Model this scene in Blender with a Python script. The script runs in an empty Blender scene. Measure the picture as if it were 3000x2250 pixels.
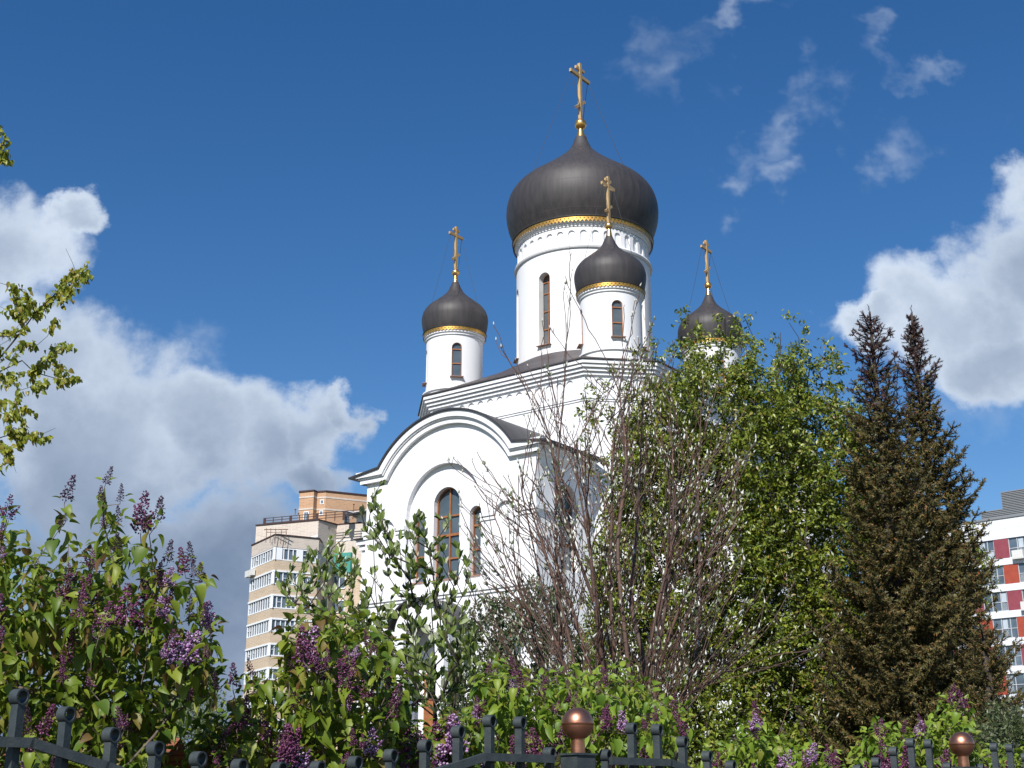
import bpy, bmesh, math, random
import numpy as np
from mathutils import Vector, Matrix
R = math.radians
random.seed(7); rng = np.random.default_rng(11)
S = bpy.context.scene
# ------------------------------------------------------------------ camera, world, sun, exposure
PITCH = R(17.8); FPX = 3900.0; EYE = 1.6
cam = bpy.data.cameras.new('camera'); camo = bpy.data.objects.new('camera', cam)
S.collection.objects.link(camo); S.camera = camo
camo.location = (0, 0, EYE); camo.rotation_euler = (R(90) + PITCH, 0, 0)
cam.sensor_width = 36; cam.lens = 36 * FPX / 3000; cam.clip_end = 20000; cam.clip_start = 0.05
S.view_settings.view_transform = 'Standard'; S.view_settings.look = 'None'
S.view_settings.exposure = 0.5; S.view_settings.gamma = 1
SUN_AZ = R(20)      # sun stands behind the viewer, this far to the left
SUN_EL = R(42)
sv = Vector((-math.sin(SUN_AZ) * math.cos(SUN_EL), -math.cos(SUN_AZ) * math.cos(SUN_EL), math.sin(SUN_EL)))
sun = bpy.data.lights.new('sun', 'SUN'); suno = bpy.data.objects.new('sun', sun); S.collection.objects.link(suno)
sun.energy = 4.3; sun.angle = R(0.53); sun.color = (1, .965, .91)
suno.rotation_euler = sv.to_track_quat('Z', 'Y').to_euler(); suno.location = (0, 0, 60)

def ray(px, py):
    a = (px - 1500) / FPX; b = (1125 - py) / FPX
    c, s = math.cos(PITCH), math.sin(PITCH)
    return Vector((a, c - b * s, s + b * c))
def atY(px, py, Y):
    r = ray(px, py); t = Y / r.y
    return Vector((r.x * t, Y, EYE + r.z * t))

W = bpy.data.worlds.new('World'); S.world = W; W.use_nodes = True
nt = W.node_tree; nt.nodes.clear()
def N(t, **k):
    n = nt.nodes.new(t)
    for a, b in k.items(): setattr(n, a, b)
    return n
def L(a, b): nt.links.new(a, b)
def M(op, a, b=None, c=None, clamp=False):
    n = N('ShaderNodeMath', operation=op, use_clamp=clamp)
    for i, v in enumerate((a, b, c)):
        if v is None: continue
        if isinstance(v, (int, float)): n.inputs[i].default_value = v
        else: L(v, n.inputs[i])
    return n.outputs[0]
def smooth(x, lo, hi):
    n = N('ShaderNodeMapRange', interpolation_type='SMOOTHSTEP')
    L(x, n.inputs[0]); n.inputs[1].default_value = lo; n.inputs[2].default_value = hi
    return n.outputs[0]
out = N('ShaderNodeOutputWorld'); bg = N('ShaderNodeBackground')
sky = N('ShaderNodeTexSky', sky_type='NISHITA'); sky.sun_disc = False
sky.sun_elevation = SUN_EL; sky.sun_rotation = math.atan2(sv.x, sv.y)
sky.air_density = 1.0; sky.dust_density = 0.3; sky.ozone_density = 2.0; sky.altitude = 150
tc = N('ShaderNodeTexCoord'); sep = N('ShaderNodeSeparateXYZ'); L(tc.outputs['Generated'], sep.inputs[0])
ay = M('MAXIMUM', M('ABSOLUTE', sep.outputs[1]), .12)
U = M('DIVIDE', sep.outputs[0], ay); V = M('DIVIDE', sep.outputs[2], ay)
uv = N('ShaderNodeCombineXYZ'); L(U, uv.inputs[0]); L(V, uv.inputs[1])
def px2uv(px, py):
    r = ray(px, py); return r.x / r.y, r.z / r.y
def noise(scale, detail, rough, src=None, dist=0, off=(0, 0, 0)):
    mp = N('ShaderNodeMapping'); L(src or uv.outputs[0], mp.inputs[0]); mp.inputs[1].default_value = off
    n = N('ShaderNodeTexNoise'); L(mp.outputs[0], n.inputs['Vector'])
    n.inputs['Scale'].default_value = scale; n.inputs['Detail'].default_value = detail
    n.inputs['Roughness'].default_value = rough; n.inputs['Distortion'].default_value = dist
    return n.outputs[0]
def nvec(scale, detail, amp):
    n = N('ShaderNodeTexNoise'); L(uv.outputs[0], n.inputs['Vector']); n.inputs['Scale'].default_value = scale; n.inputs['Detail'].default_value = detail; n.inputs['Roughness'].default_value = .6
    a = N('ShaderNodeVectorMath', operation='SUBTRACT'); L(n.outputs[1], a.inputs[0]); a.inputs[1].default_value = (.5, .5, .5)
    b = N('ShaderNodeVectorMath', operation='MULTIPLY'); L(a.outputs[0], b.inputs[0]); b.inputs[1].default_value = (amp, amp, 0); return b.outputs[0]
def vadd(a, b):
    n = N('ShaderNodeVectorMath', operation='ADD'); L(a, n.inputs[0]); L(b, n.inputs[1]); return n.outputs[0]
wuv = vadd(vadd(uv.outputs[0], nvec(5, 3, .16)), nvec(16, 8, .085))
wisuv = vadd(vadd(uv.outputs[0], nvec(7, 5, .30)), nvec(22, 8, .10))
def blobs(lst, src=None):
    cur = None; src = src or wuv
    for px, py, rx, ry, ang in lst:
        u, v = px2uv(px, py)
        k = 1 / 3650.0
        mp = N('ShaderNodeMapping', vector_type='TEXTURE'); L(src, mp.inputs[0])
        mp.inputs[1].default_value = (u, v, 0); mp.inputs[2].default_value = (0, 0, R(ang))
        mp.inputs[3].default_value = (rx * k, ry * k * 1.1, 1)
        ln = N('ShaderNodeVectorMath', operation='LENGTH'); L(mp.outputs[0], ln.inputs[0])
        f = M('SUBTRACT', 1.0, ln.outputs['Value'])
        cur = f if cur is None else M('MAXIMUM', cur, f)
    return cur
n1 = noise(7, 9, .56, dist=.25); n2 = noise(24, 7, .6, off=(3, 1, 0)); n3 = noise(4, 10, .62, dist=.9, off=(7, 2, 0))
big = blobs([(-60, 740, 330, 210, 0), (165, 640, 120, 90, 10), (80, 1080, 420, 260, 0), (300, 1330, 360, 330, 0), (520, 1290, 260, 200, -10),
             (700, 1340, 230, 200, 0), (860, 1290, 200, 140, -15), (960, 1240, 110, 90, 0), (900, 1420, 190, 90, 0), (600, 1700, 900, 260, 0),
             (300, 2100, 900, 330, 0), (-900, 1300, 800, 600, 0),
             (3050, 740, 330, 250, 0), (2780, 880, 320, 200, 12), (2540, 905, 200, 85, 12), (3080, 540, 260, 150, 25), (2960, 1010, 260, 150, -20), (3700, 900, 700, 400, 0)])
fld = M('ADD', big, M('ADD', M('MULTIPLY', M('SUBTRACT', n1, .5), 1.0), M('MULTIPLY', M('SUBTRACT', n2, .5), .55)))
m_big = smooth(fld, -.02, .42)
wis = blobs([(2170, 0, 170, 75, -5), (2360, 320, 230, 120, 30), (2260, 450, 110, 110, -10)], wisuv)
m_wis = M('MULTIPLY', smooth(M('ADD', wis, M('MULTIPLY', M('SUBTRACT', n3, .5), 1.8)), -.05, 1.4), .38)
thin = blobs([(1950, 170, 330, 190, 60), (2700, 110, 260, 90, -15), (2900, 1200, 320, 190, 0), (560, 1000, 200, 130, 0)], wisuv)
m_thin = M('MULTIPLY', smooth(M('ADD', thin, M('MULTIPLY', M('SUBTRACT', n3, .5), 1.6)), .1, 1.3), .28)
mask = M('MAXIMUM', m_big, M('MAXIMUM', m_wis, m_thin))
# cloud body: bright tops, grey-blue bases (a thick cloud seen from below)
n4 = noise(5, 6, .55, off=(1, 5, 0))
_, vlo = px2uv(1500, 1750); _, vhi = px2uv(1500, 1000)
hgt = N('ShaderNodeMapRange', interpolation_type='SMOOTHSTEP'); L(M('ADD', V, M('MULTIPLY', M('SUBTRACT', n4, .5), .22)), hgt.inputs[0])
hgt.inputs[1].default_value = vlo; hgt.inputs[2].default_value = vhi
edge = smooth(fld, .9, .12)
n5 = noise(9, 8, .6, off=(2, 9, 0))
bri = M('ADD', M('MULTIPLY', hgt.outputs[0], .55), M('ADD', M('MULTIPLY', edge, .34), M('MULTIPLY', M('SUBTRACT', n5, .45), .75)), clamp=True)
cr = N('ShaderNodeValToRGB'); L(bri, cr.inputs[0])
e = cr.color_ramp.elements; e[0].position = 0; e[0].color = (.125, .175, .265, 1); e[1].position = 1; e[1].color = (.50, .57, .67, 1)
q = e.new(.45); q.color = (.245, .305, .405, 1)
skc = N('ShaderNodeHueSaturation'); L(sky.outputs[0], skc.inputs['Color']); skc.inputs['Saturation'].default_value = 1.34; skc.inputs['Hue'].default_value = .506
skm = N('ShaderNodeVectorMath', operation='SCALE'); L(skc.outputs[0], skm.inputs[0]); skm.inputs['Scale'].default_value = .080
mix = N('ShaderNodeMix', data_type='RGBA'); L(mask, mix.inputs[0]); L(skm.outputs[0], mix.inputs[6]); L(cr.outputs[0], mix.inputs[7])
L(mix.outputs[2], bg.inputs[0]); bg.inputs[1].default_value = 1.0; L(bg.outputs[0], out.inputs[0])

# ------------------------------------------------------------------ materials
MAT = {}
def mat(name, col, rough=.7, metal=0.0, var=None, scale=8, bump=0, bscale=60, spec=.5, leaf=False, trans=.45, back=None, stretch=(1, 1, 1), island=None):
    m = bpy.data.materials.new(name); m.use_nodes = True; t = m.node_tree; p = t.nodes['Principled BSDF']; MAT[name] = m
    p.inputs['Base Color'].default_value = (*col, 1); p.inputs['Roughness'].default_value = rough; p.inputs['Metallic'].default_value = metal
    p.inputs['Specular IOR Level'].default_value = spec
    ln = t.links.new; nd = t.nodes.new; last = None
    if var:
        co = nd('ShaderNodeTexCoord'); mp = nd('ShaderNodeMapping'); ln(co.outputs['Object'], mp.inputs[0]); mp.inputs[3].default_value = stretch
        n = nd('ShaderNodeTexNoise'); ln(mp.outputs[0], n.inputs[0]); n.inputs['Scale'].default_value = scale; n.inputs['Detail'].default_value = 6
        mr = nd('ShaderNodeMapRange'); ln(n.outputs[0], mr.inputs[0]); mr.inputs[1].default_value = .32; mr.inputs[2].default_value = .68
        mx = nd('ShaderNodeMix'); mx.data_type = 'RGBA'; ln(mr.outputs[0], mx.inputs[0])
        mx.inputs[6].default_value = (*col, 1); mx.inputs[7].default_value = (*var, 1); last = mx.outputs[2]
    if island:
        g = nd('ShaderNodeNewGeometry'); rp = nd('ShaderNodeValToRGB'); ln(g.outputs['Random Per Island'], rp.inputs[0])
        el = rp.color_ramp.elements; el[0].color = (*island[0][1], 1); el[0].position = island[0][0]; el[1].color = (*island[-1][1], 1); el[1].position = island[-1][0]
        for ps, c in island[1:-1]: k = el.new(ps); k.color = (*c, 1)
        last = rp.outputs[0]
    if last is not None: ln(last, p.inputs['Base Color'])
    if back and last is not None:
        g2 = nd('ShaderNodeNewGeometry'); mb = nd('ShaderNodeMix'); mb.data_type = 'RGBA'; ln(g2.outputs['Backfacing'], mb.inputs[0])
        ln(last, mb.inputs[6]); mb.inputs[7].default_value = (*back, 1); ln(mb.outputs[2], p.inputs['Base Color'])
    if bump:
        co = nd('ShaderNodeTexCoord'); n = nd('ShaderNodeTexNoise'); ln(co.outputs['Object'], n.inputs[0]); n.inputs['Scale'].default_value = bscale; n.inputs['Detail'].default_value = 5
        b = nd('ShaderNodeBump'); b.inputs['Strength'].default_value = bump; b.inputs['Distance'].default_value = .02; ln(n.outputs[0], b.inputs['Height']); ln(b.outputs[0], p.inputs['Normal'])
    if leaf:
        tr = nd('ShaderNodeBsdfTranslucent'); ms = nd('ShaderNodeMixShader'); ms.inputs[0].default_value = trans
        hs = nd('ShaderNodeHueSaturation'); hs.inputs['Value'].default_value = 1.35; hs.inputs['Hue'].default_value = .485
        if last is not None: ln(last, hs.inputs['Color'])
        else: hs.inputs['Color'].default_value = (*col, 1)
        ln(hs.outputs[0], tr.inputs[0]); ln(p.outputs[0], ms.inputs[1]); ln(tr.outputs[0], ms.inputs[2]); ln(ms.outputs[0], t.nodes['Material Output'].inputs[0])
    return m
mat('plaster', (.795, .795, .81), .85, var=(.71, .715, .735), scale=.9, bump=.12, bscale=5, stretch=(1, 1, .22))
mat('plaster_reveal', (.80, .795, .78), .85, var=(.68, .67, .64), scale=1.2)
m = mat('dome_metal', (.030, .028, .030), .58, .0, var=(.052, .045, .045), scale=1.6, stretch=(2.6, 2.6, .3), spec=.5)
def radial_seams(m, nseg, zper):
    t = m.node_tree; nd = t.nodes.new; ln = t.links.new; p = t.nodes['Principled BSDF']
    co = nd('ShaderNodeTexCoord'); sp = nd('ShaderNodeSeparateXYZ'); ln(co.outputs['Object'], sp.inputs[0])
    def mm(op, a, b=None):
        n = nd('ShaderNodeMath'); n.operation = op
        for i, v in enumerate((a, b)):
            if v is None: continue
            if isinstance(v, (int, float)): n.inputs[i].default_value = v
            else: ln(v, n.inputs[i])
        return n.outputs[0]
    an = mm('ARCTAN2', sp.outputs[1], sp.outputs[0])
    fr = mm('ABSOLUTE', mm('SUBTRACT', mm('FRACT', mm('MULTIPLY', an, nseg / 6.28318)), .5))
    s1 = mm('GREATER_THAN', fr, .465)
    fz = mm('ABSOLUTE', mm('SUBTRACT', mm('FRACT', mm('MULTIPLY', sp.outputs[2], 1 / zper)), .5))
    s2 = mm('MULTIPLY', mm('GREATER_THAN', fz, .487), .7)
    h = mm('MAXIMUM', s1, s2)
    b = nd('ShaderNodeBump'); b.inputs['Strength'].default_value = .35; b.inputs['Distance'].default_value = .03; ln(h, b.inputs['Height']); ln(b.outputs[0], p.inputs['Normal'])
radial_seams(m, 40, 1.9)
mat('roof_metal', (.035, .035, .04), .5, .2, var=(.055, .052, .055), scale=.8)
mat('slate_roof', (.055, .048, .05), .55, .1, var=(.085, .07, .068), scale=2.2, stretch=(1, 1, 5), bump=.3, bscale=9)
mat('gold', (.90, .52, .17), .30, .92, var=(.82, .44, .13), scale=2)
mat('gold_trim', (.62, .36, .09), .42, .75, var=(.48, .26, .06), scale=3)
mat('cross_gold', (.58, .38, .17), .5, .55, var=(.68, .46, .22), scale=3)
mat('copper', (.58, .27, .17), .36, .95, var=(.46, .20, .125), scale=9, bump=.05, bscale=40)
mat('wire', (.03, .03, .035), .6)
mat('wood', (.33, .13, .045), .5, var=(.24, .09, .035), scale=4)
mat('sill', (.30, .16, .11), .5)
mat('glass', (.055, .075, .09), .12, .0, var=(.10, .125, .14), scale=.8, spec=.8)
mat('fence_paint', (.028, .038, .044), .55, .0, var=(.050, .060, .062), scale=18, bump=.14, bscale=110, spec=.35)
mat('white_frame', (.78, .8, .82), .4)
mat('dark_rail', (.045, .02, .02), .6)
mat('rust', (.16, .09, .06), .8)
mat('bark_grey', (.16, .125, .10), .9, var=(.085, .06, .045), scale=14, stretch=(1, 1, .3), bump=.5, bscale=50)
mat('bark_dark', (.05, .038, .03), .9, var=(.028, .02, .016), scale=10, bump=.5, bscale=30)
mat('bark_red', (.135, .072, .050), .75, var=(.075, .050, .042), scale=3.0, bump=.3, bscale=60)
mat('twig_green', (.16, .13, .05), .8, var=(.10, .07, .04), scale=9)
mat('lilac_leaf', (.1, .2, .03), .46, leaf=True, trans=.34, back=None, spec=.35,
    island=[(0, (.060, .115, .014)), (.3, (.115, .180, .018)), (.62, (.175, .235, .022)), (.86, (.225, .265, .030)), (.94, (.19, .14, .035)), (1, (.13, .075, .03))])
mat('lilac_leaf_fresh', (.1, .2, .03), .46, leaf=True, trans=.34, spec=.35,
    island=[(0, (.09, .165, .018)), (.4, (.16, .25, .024)), (.8, (.23, .31, .034)), (1, (.22, .24, .04))])
mat('lilac_flower', (.3, .1, .25), .6, leaf=True, trans=.2, island=[(0, (.055, .010, .040)), (.40, (.11, .020, .070)), (.70, (.19, .040, .12)), (.92, (.30, .10, .22)), (1, (.52, .32, .48))])
mat('lilac_flower_open', (.3, .1, .25), .6, leaf=True, trans=.2, island=[(0, (.10, .03, .10)), (.3, (.24, .09, .24)), (.65, (.42, .22, .46)), (1, (.70, .55, .72))])
mat('lilac_bud', (.3, .1, .25), .6, leaf=True, trans=.12, island=[(0, (.018, .007, .022)), (.5, (.042, .010, .040)), (.85, (.10, .022, .065)), (1, (.20, .06, .13))])
mat('beam_leaf', (.1, .2, .05), .5, leaf=True, trans=.3, island=[(0, (.08, .125, .025)), (.35, (.15, .22, .04)), (.7, (.22, .28, .07)), (.88, (.30, .35, .18)), (1, (.48, .50, .37))], spec=.4)
mat('beam_leaf_silver', (.3, .33, .27), .6, leaf=True, trans=.3, island=[(0, (.12, .17, .06)), (.5, (.22, .28, .12)), (1, (.48, .50, .38))])
mat('white_bud', (.6, .6, .52), .6, leaf=True, trans=.2, island=[(0, (.42, .43, .34)), (.5, (.60, .60, .52)), (1, (.78, .77, .70))])
mat('pear_leaf', (.1, .2, .03), .40, leaf=True, trans=.26, island=[(0, (.040, .066, .008)), (.35, (.110, .158, .014)), (.7, (.200, .250, .022)), (.92, (.28, .30, .042)), (1, (.26, .16, .04))], spec=.6)
mat('olive_leaf', (.1, .2, .03), .5, leaf=True, trans=.3, island=[(0, (.035, .055, .016)), (.5, (.08, .11, .035)), (.9, (.14, .17, .075)), (1, (.25, .27, .17))], spec=.5)
mat('linden_leaf', (.1, .2, .03), .42, leaf=True, trans=.42, island=[(0, (.12, .16, .012)), (.4, (.22, .26, .02)), (.8, (.32, .33, .03)), (1, (.28, .21, .035))], spec=.5)
mat('willow_leaf', (.1, .2, .03), .5, leaf=True, trans=.3, island=[(0, (.10, .14, .05)), (1, (.20, .24, .10))])
mat('spruce_needle', (.03, .05, .02), .55, leaf=True, trans=.08, island=[(0, (.030, .036, .015)), (.4, (.085, .080, .024)), (.75, (.145, .120, .034)), (.93, (.20, .135, .042)), (1, (.28, .13, .050))], spec=.35)
mat('spruce_top', (.03, .05, .02), .6, leaf=True, trans=.05, island=[(0, (.020, .020, .016)), (.35, (.050, .036, .026)), (.75, (.088, .036, .038)), (1, (.15, .055, .05))], spec=.35)
mat('spruce_bud', (.28, .13, .05), .6, leaf=True, trans=.1, island=[(0, (.10, .055, .02)), (1, (.28, .14, .055))])
mat('soil_grass', (.038, .046, .022), .95, var=(.06, .058, .034), scale=.6, bump=.4, bscale=8)
mat('asphalt', (.06, .06, .062), .9, var=(.045, .045, .047), scale=5)
mat('red_panel', (.36, .065, .032), .5, var=(.30, .05, .028), scale=2)
mat('wine_panel', (.27, .055, .075), .5, var=(.22, .045, .06), scale=2)
mat('white_panel', (.74, .76, .79), .5, var=(.70, .72, .75), scale=.6)
mat('joint', (.45, .46, .48), .6)
mat('curtain', (.50, .55, .60), .8, var=(.35, .42, .48), scale=6, stretch=(5, 5, .3))
mat('window_glass', (.05, .07, .095), .08, 0, var=(.13, .17, .21), scale=.5, spec=.9)
mat('louvre', (.24, .25, .26), .5, .3)
mat('ac_white', (.62, .62, .6), .5)
mat('teal_net', (.10, .42, .36), .7, leaf=True, trans=.4)
def brick(name, c1, c2, mortar, sc=1.0):
    m = mat(name, c1, .9); t = m.node_tree; nd = t.nodes.new; ln = t.links.new; p = t.nodes['Principled BSDF']
    co = nd('ShaderNodeTexCoord'); sp = nd('ShaderNodeSeparateXYZ'); ln(co.outputs['Object'], sp.inputs[0])
    ad = nd('ShaderNodeMath'); ad.operation = 'ADD'; ln(sp.outputs[0], ad.inputs[0]); ln(sp.outputs[1], ad.inputs[1])
    cb = nd('ShaderNodeCombineXYZ'); ln(ad.outputs[0], cb.inputs[0]); ln(sp.outputs[2], cb.inputs[1])
    b = nd('ShaderNodeTexBrick'); ln(cb.outputs[0], b.inputs[0]); b.inputs['Scale'].default_value = sc
    b.inputs['Color1'].default_value = (*c1, 1); b.inputs['Color2'].default_value = (*c2, 1); b.inputs['Mortar'].default_value = (*mortar, 1)
    b.inputs['Brick Width'].default_value = .55; b.inputs['Row Height'].default_value = .19; b.inputs['Mortar Size'].default_value = .022
    n = nd('ShaderNodeTexNoise'); ln(co.outputs['Object'], n.inputs[0]); n.inputs['Scale'].default_value = .4; n.inputs['Detail'].default_value = 5
    mr = nd('ShaderNodeMapRange'); ln(n.outputs[0], mr.inputs[0]); mr.inputs[3].default_value = .86; mr.inputs[4].default_value = 1.12
    sc2 = nd('ShaderNodeVectorMath'); sc2.operation = 'SCALE'; ln(b.outputs[0], sc2.inputs[0]); ln(mr.outputs[0], sc2.inputs['Scale']); ln(sc2.outputs[0], p.inputs['Base Color'])
    return m
brick('brick_tan', (.53, .41, .285), (.46, .345, .235), (.58, .50, .40))
brick('brick_cream', (.56, .485, .42), (.48, .405, .35), (.62, .57, .50))
brick('brick_orange', (.50, .295, .165), (.43, .245, .135), (.52, .37, .26))
brick('tile_orange', (.30, .10, .035), (.20, .07, .03), (.12, .04, .02), 1.6)

# ------------------------------------------------------------------ object helpers
COL = S.collection
def tag(o, label=None, cat=None, group=None, kind=None):
    for k, v in (('label', label), ('category', cat), ('group', group), ('kind', kind)):
        if v: o[k] = v
    return o
def empty(name, loc, label, cat, group=None, rz=0):
    o = bpy.data.objects.new(name, None); COL.objects.link(o); o.location = loc; o.rotation_euler = (0, 0, rz); o.empty_display_size = .3
    return tag(o, label, cat, group)
class MB:
    """collects faces in the local frame of the thing it belongs to"""
    def __init__(s): s.v = []; s.f = []
    def add(s, vs, fs):
        b = len(s.v); s.v += [tuple(v) for v in vs]; s.f += [tuple(i + b for i in f) for f in fs]
    def box(s, x0, x1, y0, y1, z0, z1):
        s.add([(x, y, z) for z in (z0, z1) for y in (y0, y1) for x in (x0, x1)], [(0, 2, 3, 1), (4, 5, 7, 6), (0, 1, 5, 4), (2, 6, 7, 3), (0, 4, 6, 2), (1, 3, 7, 5)])
    def obox(s, o, ux, uy, x0, x1, y0, y1, z0, z1):   # box in an oriented frame (o origin, ux,uy horizontal unit vectors)
        pts = []
        for z in (z0, z1):
            for y in (y0, y1):
                for x in (x0, x1): p = Vector(o) + ux * x + uy * y; pts.append((p.x, p.y, o[2] + z))
        s.add(pts, [(0, 2, 3, 1), (4, 5, 7, 6), (0, 1, 5, 4), (2, 6, 7, 3), (0, 4, 6, 2), (1, 3, 7, 5)])
    def beam(s, a, b, w, h, up=(0, 0, 1)):
        a = Vector(a); b = Vector(b); d = (b - a).normalized(); sd = d.cross(Vector(up)).normalized(); u = sd.cross(d).normalized()
        pts = [p + sd * (i * w / 2) + u * (j * h / 2) for p in (a, b) for i, j in ((-1, -1), (1, -1), (1, 1), (-1, 1))]
        s.add(pts, [(0, 1, 2, 3), (7, 6, 5, 4), (0, 4, 5, 1), (1, 5, 6, 2), (2, 6, 7, 3), (3, 7, 4, 0)])
    def tube(s, pts, rs, n=6, cap=True):
        pts = [Vector(p) for p in pts]; rings = []; prev = None
        for i, p in enumerate(pts):
            d = (pts[min(i + 1, len(pts) - 1)] - pts[max(i - 1, 0)]).normalized()
            ref = Vector((1, 0, 0)) if abs(d.x) < .8 else Vector((0, 1, 0))
            if prev is None: a = d.cross(ref).normalized()
            else:
                a = prev - d * prev.dot(d)
                a = a.normalized() if a.length > 1e-6 else d.cross(ref).normalized()
            prev = a; b = d.cross(a); r = rs[i] if hasattr(rs, '__len__') else rs
            rings.append([p + (a * math.cos(2 * math.pi * k / n) + b * math.sin(2 * math.pi * k / n)) * r for k in range(n)])
        vs = [v for g in rings for v in g]; fs = []
        for i in range(len(pts) - 1):
            for k in range(n): fs.append((i * n + k, i * n + (k + 1) % n, (i + 1) * n + (k + 1) % n, (i + 1) * n + k))
        if cap: fs.append(tuple(range(n - 1, -1, -1))); fs.append(tuple((len(pts) - 1) * n + k for k in range(n)))
        s.add(vs, fs)
    def lathe(s, prof, n=64, c=(0, 0), cap=False):
        vs = []
        for r, z in prof:
            for k in range(n): a = 2 * math.pi * k / n; vs.append((c[0] + r * math.cos(a), c[1] + r * math.sin(a), z))
        fs = []
        for i in range(len(prof) - 1):
            for k in range(n): fs.append((i * n + k, i * n + (k + 1) % n, (i + 1) * n + (k + 1) % n, (i + 1) * n + k))
        if cap: fs.append(tuple(range(n - 1, -1, -1))); fs.append(tuple((len(prof) - 1) * n + k for k in range(n)))
        s.add(vs, fs)
    def prism(s, poly, z0, z1):
        n = len(poly); s.add([(x, y, z0) for x, y in poly] + [(x, y, z1) for x, y in poly],
                             [tuple(range(n - 1, -1, -1)), tuple(range(n, 2 * n))] + [(i, (i + 1) % n, n + (i + 1) % n, n + i) for i in range(n)])
    def build(s, name, m, parent=None, smooth=False, angle=None):
        me = bpy.data.meshes.new(name); me.from_pydata(s.v, [], s.f); me.materials.append(MAT[m] if isinstance(m, str) else m)
        if smooth:
            me.polygons.foreach_set('use_smooth', [True] * len(me.polygons))
            if angle: me.set_sharp_from_angle(angle=R(angle))
        me.update(); o = bpy.data.objects.new(name, me); COL.objects.link(o)
        if parent: o.parent = parent
        return o

def fill2d(outer, holes, to3):
    """planar face with holes; to3 maps (u,v) to 3-D"""
    bm = bmesh.new(); es = []
    for loop in [outer] + holes:
        vs = [bm.verts.new((p[0], p[1], 0)) for p in loop]
        es += [bm.edges.new((vs[i], vs[(i + 1) % len(vs)])) for i in range(len(vs))]
    bmesh.ops.triangle_fill(bm, use_beauty=True, use_dissolve=False, edges=es, normal=(0, 0, 1))
    bm.verts.index_update()
    v = [to3(p.co.x, p.co.y) for p in bm.verts]; f = [tuple(x.index for x in fc.verts) for fc in bm.faces]
    bm.free(); return v, f
def arch(cx, hw, zb, zt, n=14):
    zs = zt - hw; pts = [(cx - hw, zb), (cx + hw, zb)]
    for i in range(n + 1): a = math.pi * i / n; pts.append((cx + hw * math.cos(a), zs + hw * math.sin(a)))
    return pts
def strip(mb, loop, to3a, to3b, closed=True):
    n = len(loop); a = [to3a(*p) for p in loop]; b = [to3b(*p) for p in loop]
    mb.add(a + b, [(i, (i + 1) % n, n + (i + 1) % n, n + i) for i in range(n if closed else n - 1)])

# ------------------------------------------------------------------ ground
g = MB(); g.add([(-3000, -500, 0), (3000, -500, 0), (3000, 6000, 0), (-3000, 6000, 0)], [(0, 1, 2, 3)])
tag(g.build('ground', 'soil_grass'), kind='structure')
g = MB()
fd = Vector((.7754, .6315, 0)); fn = Vector((-.6315, .7754, 0))      # run of the street fence and its inner side
FO = Vector((.332, 6.949, 0))
a = FO - fd * 40 - fn * .6; b = FO + fd * 60 - fn * .6
g.add([tuple(a - fn * 3.2 + Vector((0, 0, .004))), tuple(b - fn * 3.2 + Vector((0, 0, .004))), tuple(b + Vector((0, 0, .004))), tuple(a + Vector((0, 0, .004)))], [(0, 1, 2, 3)])
tag(g.build('pavement', 'asphalt'), kind='structure')

# ------------------------------------------------------------------ the church
CX, CY = 4.700, 81.416
church = empty('church', (CX, CY, 0), 'white orthodox church with five black onion domes and golden crosses', 'church', rz=R(-37.5))
def P3(y): return lambda x, z: (x, y, z)            # plane facing local -y
def P3x(xx): return lambda y, z: (xx, y, z)         # plane facing local +x
def octa(d, a=8.47, c=5.72):
    A = a + d; Cc = c + .414 * d
    return [(-Cc, -A), (Cc, -A), (A, -Cc), (A, Cc), (Cc, A), (-Cc, A), (-A, Cc), (-A, -Cc)]
wall = MB()
O = octa(0)
def side(i, holes, depth=.09):
    p = Vector(O[i]); q_ = Vector(O[(i + 1) % 8]); d = (q_ - p); Ln = d.length; d.normalize(); nn = Vector((-d.y, d.x))   # inward
    f0 = lambda u, z: (p.x + d.x * u, p.y + d.y * u, z)
    f1 = lambda u, z: (p.x + d.x * u + nn.x * depth, p.y + d.y * u + nn.y * depth, z)
    v, f = fill2d([(0, 0), (Ln, 0), (Ln, 25.0), (0, 25.0)], holes, f0); wall.add(v, f)
    for h in holes:
        strip(wall, h, f0, f1); v, f = fill2d(h, [], f1); wall.add(v, f)
def arcade(n, pitch, hw, mid, zb=23.85, zt=24.88): return [arch(mid + (k - (n - 1) / 2) * pitch, hw, zb, zt, 10) for k in range(n)]
side(0, arcade(14, .72, .24, 5.72)); side(1, arcade(4, .70, .24, 1.945)); side(2, arcade(14, .72, .24, 5.72)); side(3, arcade(4, .70, .24, 1.945))
for i in (4, 5, 6, 7): side(i, [])
wall.build('upper_wall', 'plaster', church)
co = MB()
for k, (d, z0, z1) in enumerate([(.13, 25.003, 25.16), (.25, 25.20, 25.36), (.37, 25.40, 25.56), (.46, 25.60, 25.80)]):
    co.prism(octa(d), z0, z1)
    co.prism(octa(d - .06), z1, [25.20, 25.40, 25.60, 25.82][k])
co.prism(octa(.10), 23.62, 23.76); co.prism(octa(.05), 23.50, 23.617)
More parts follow.
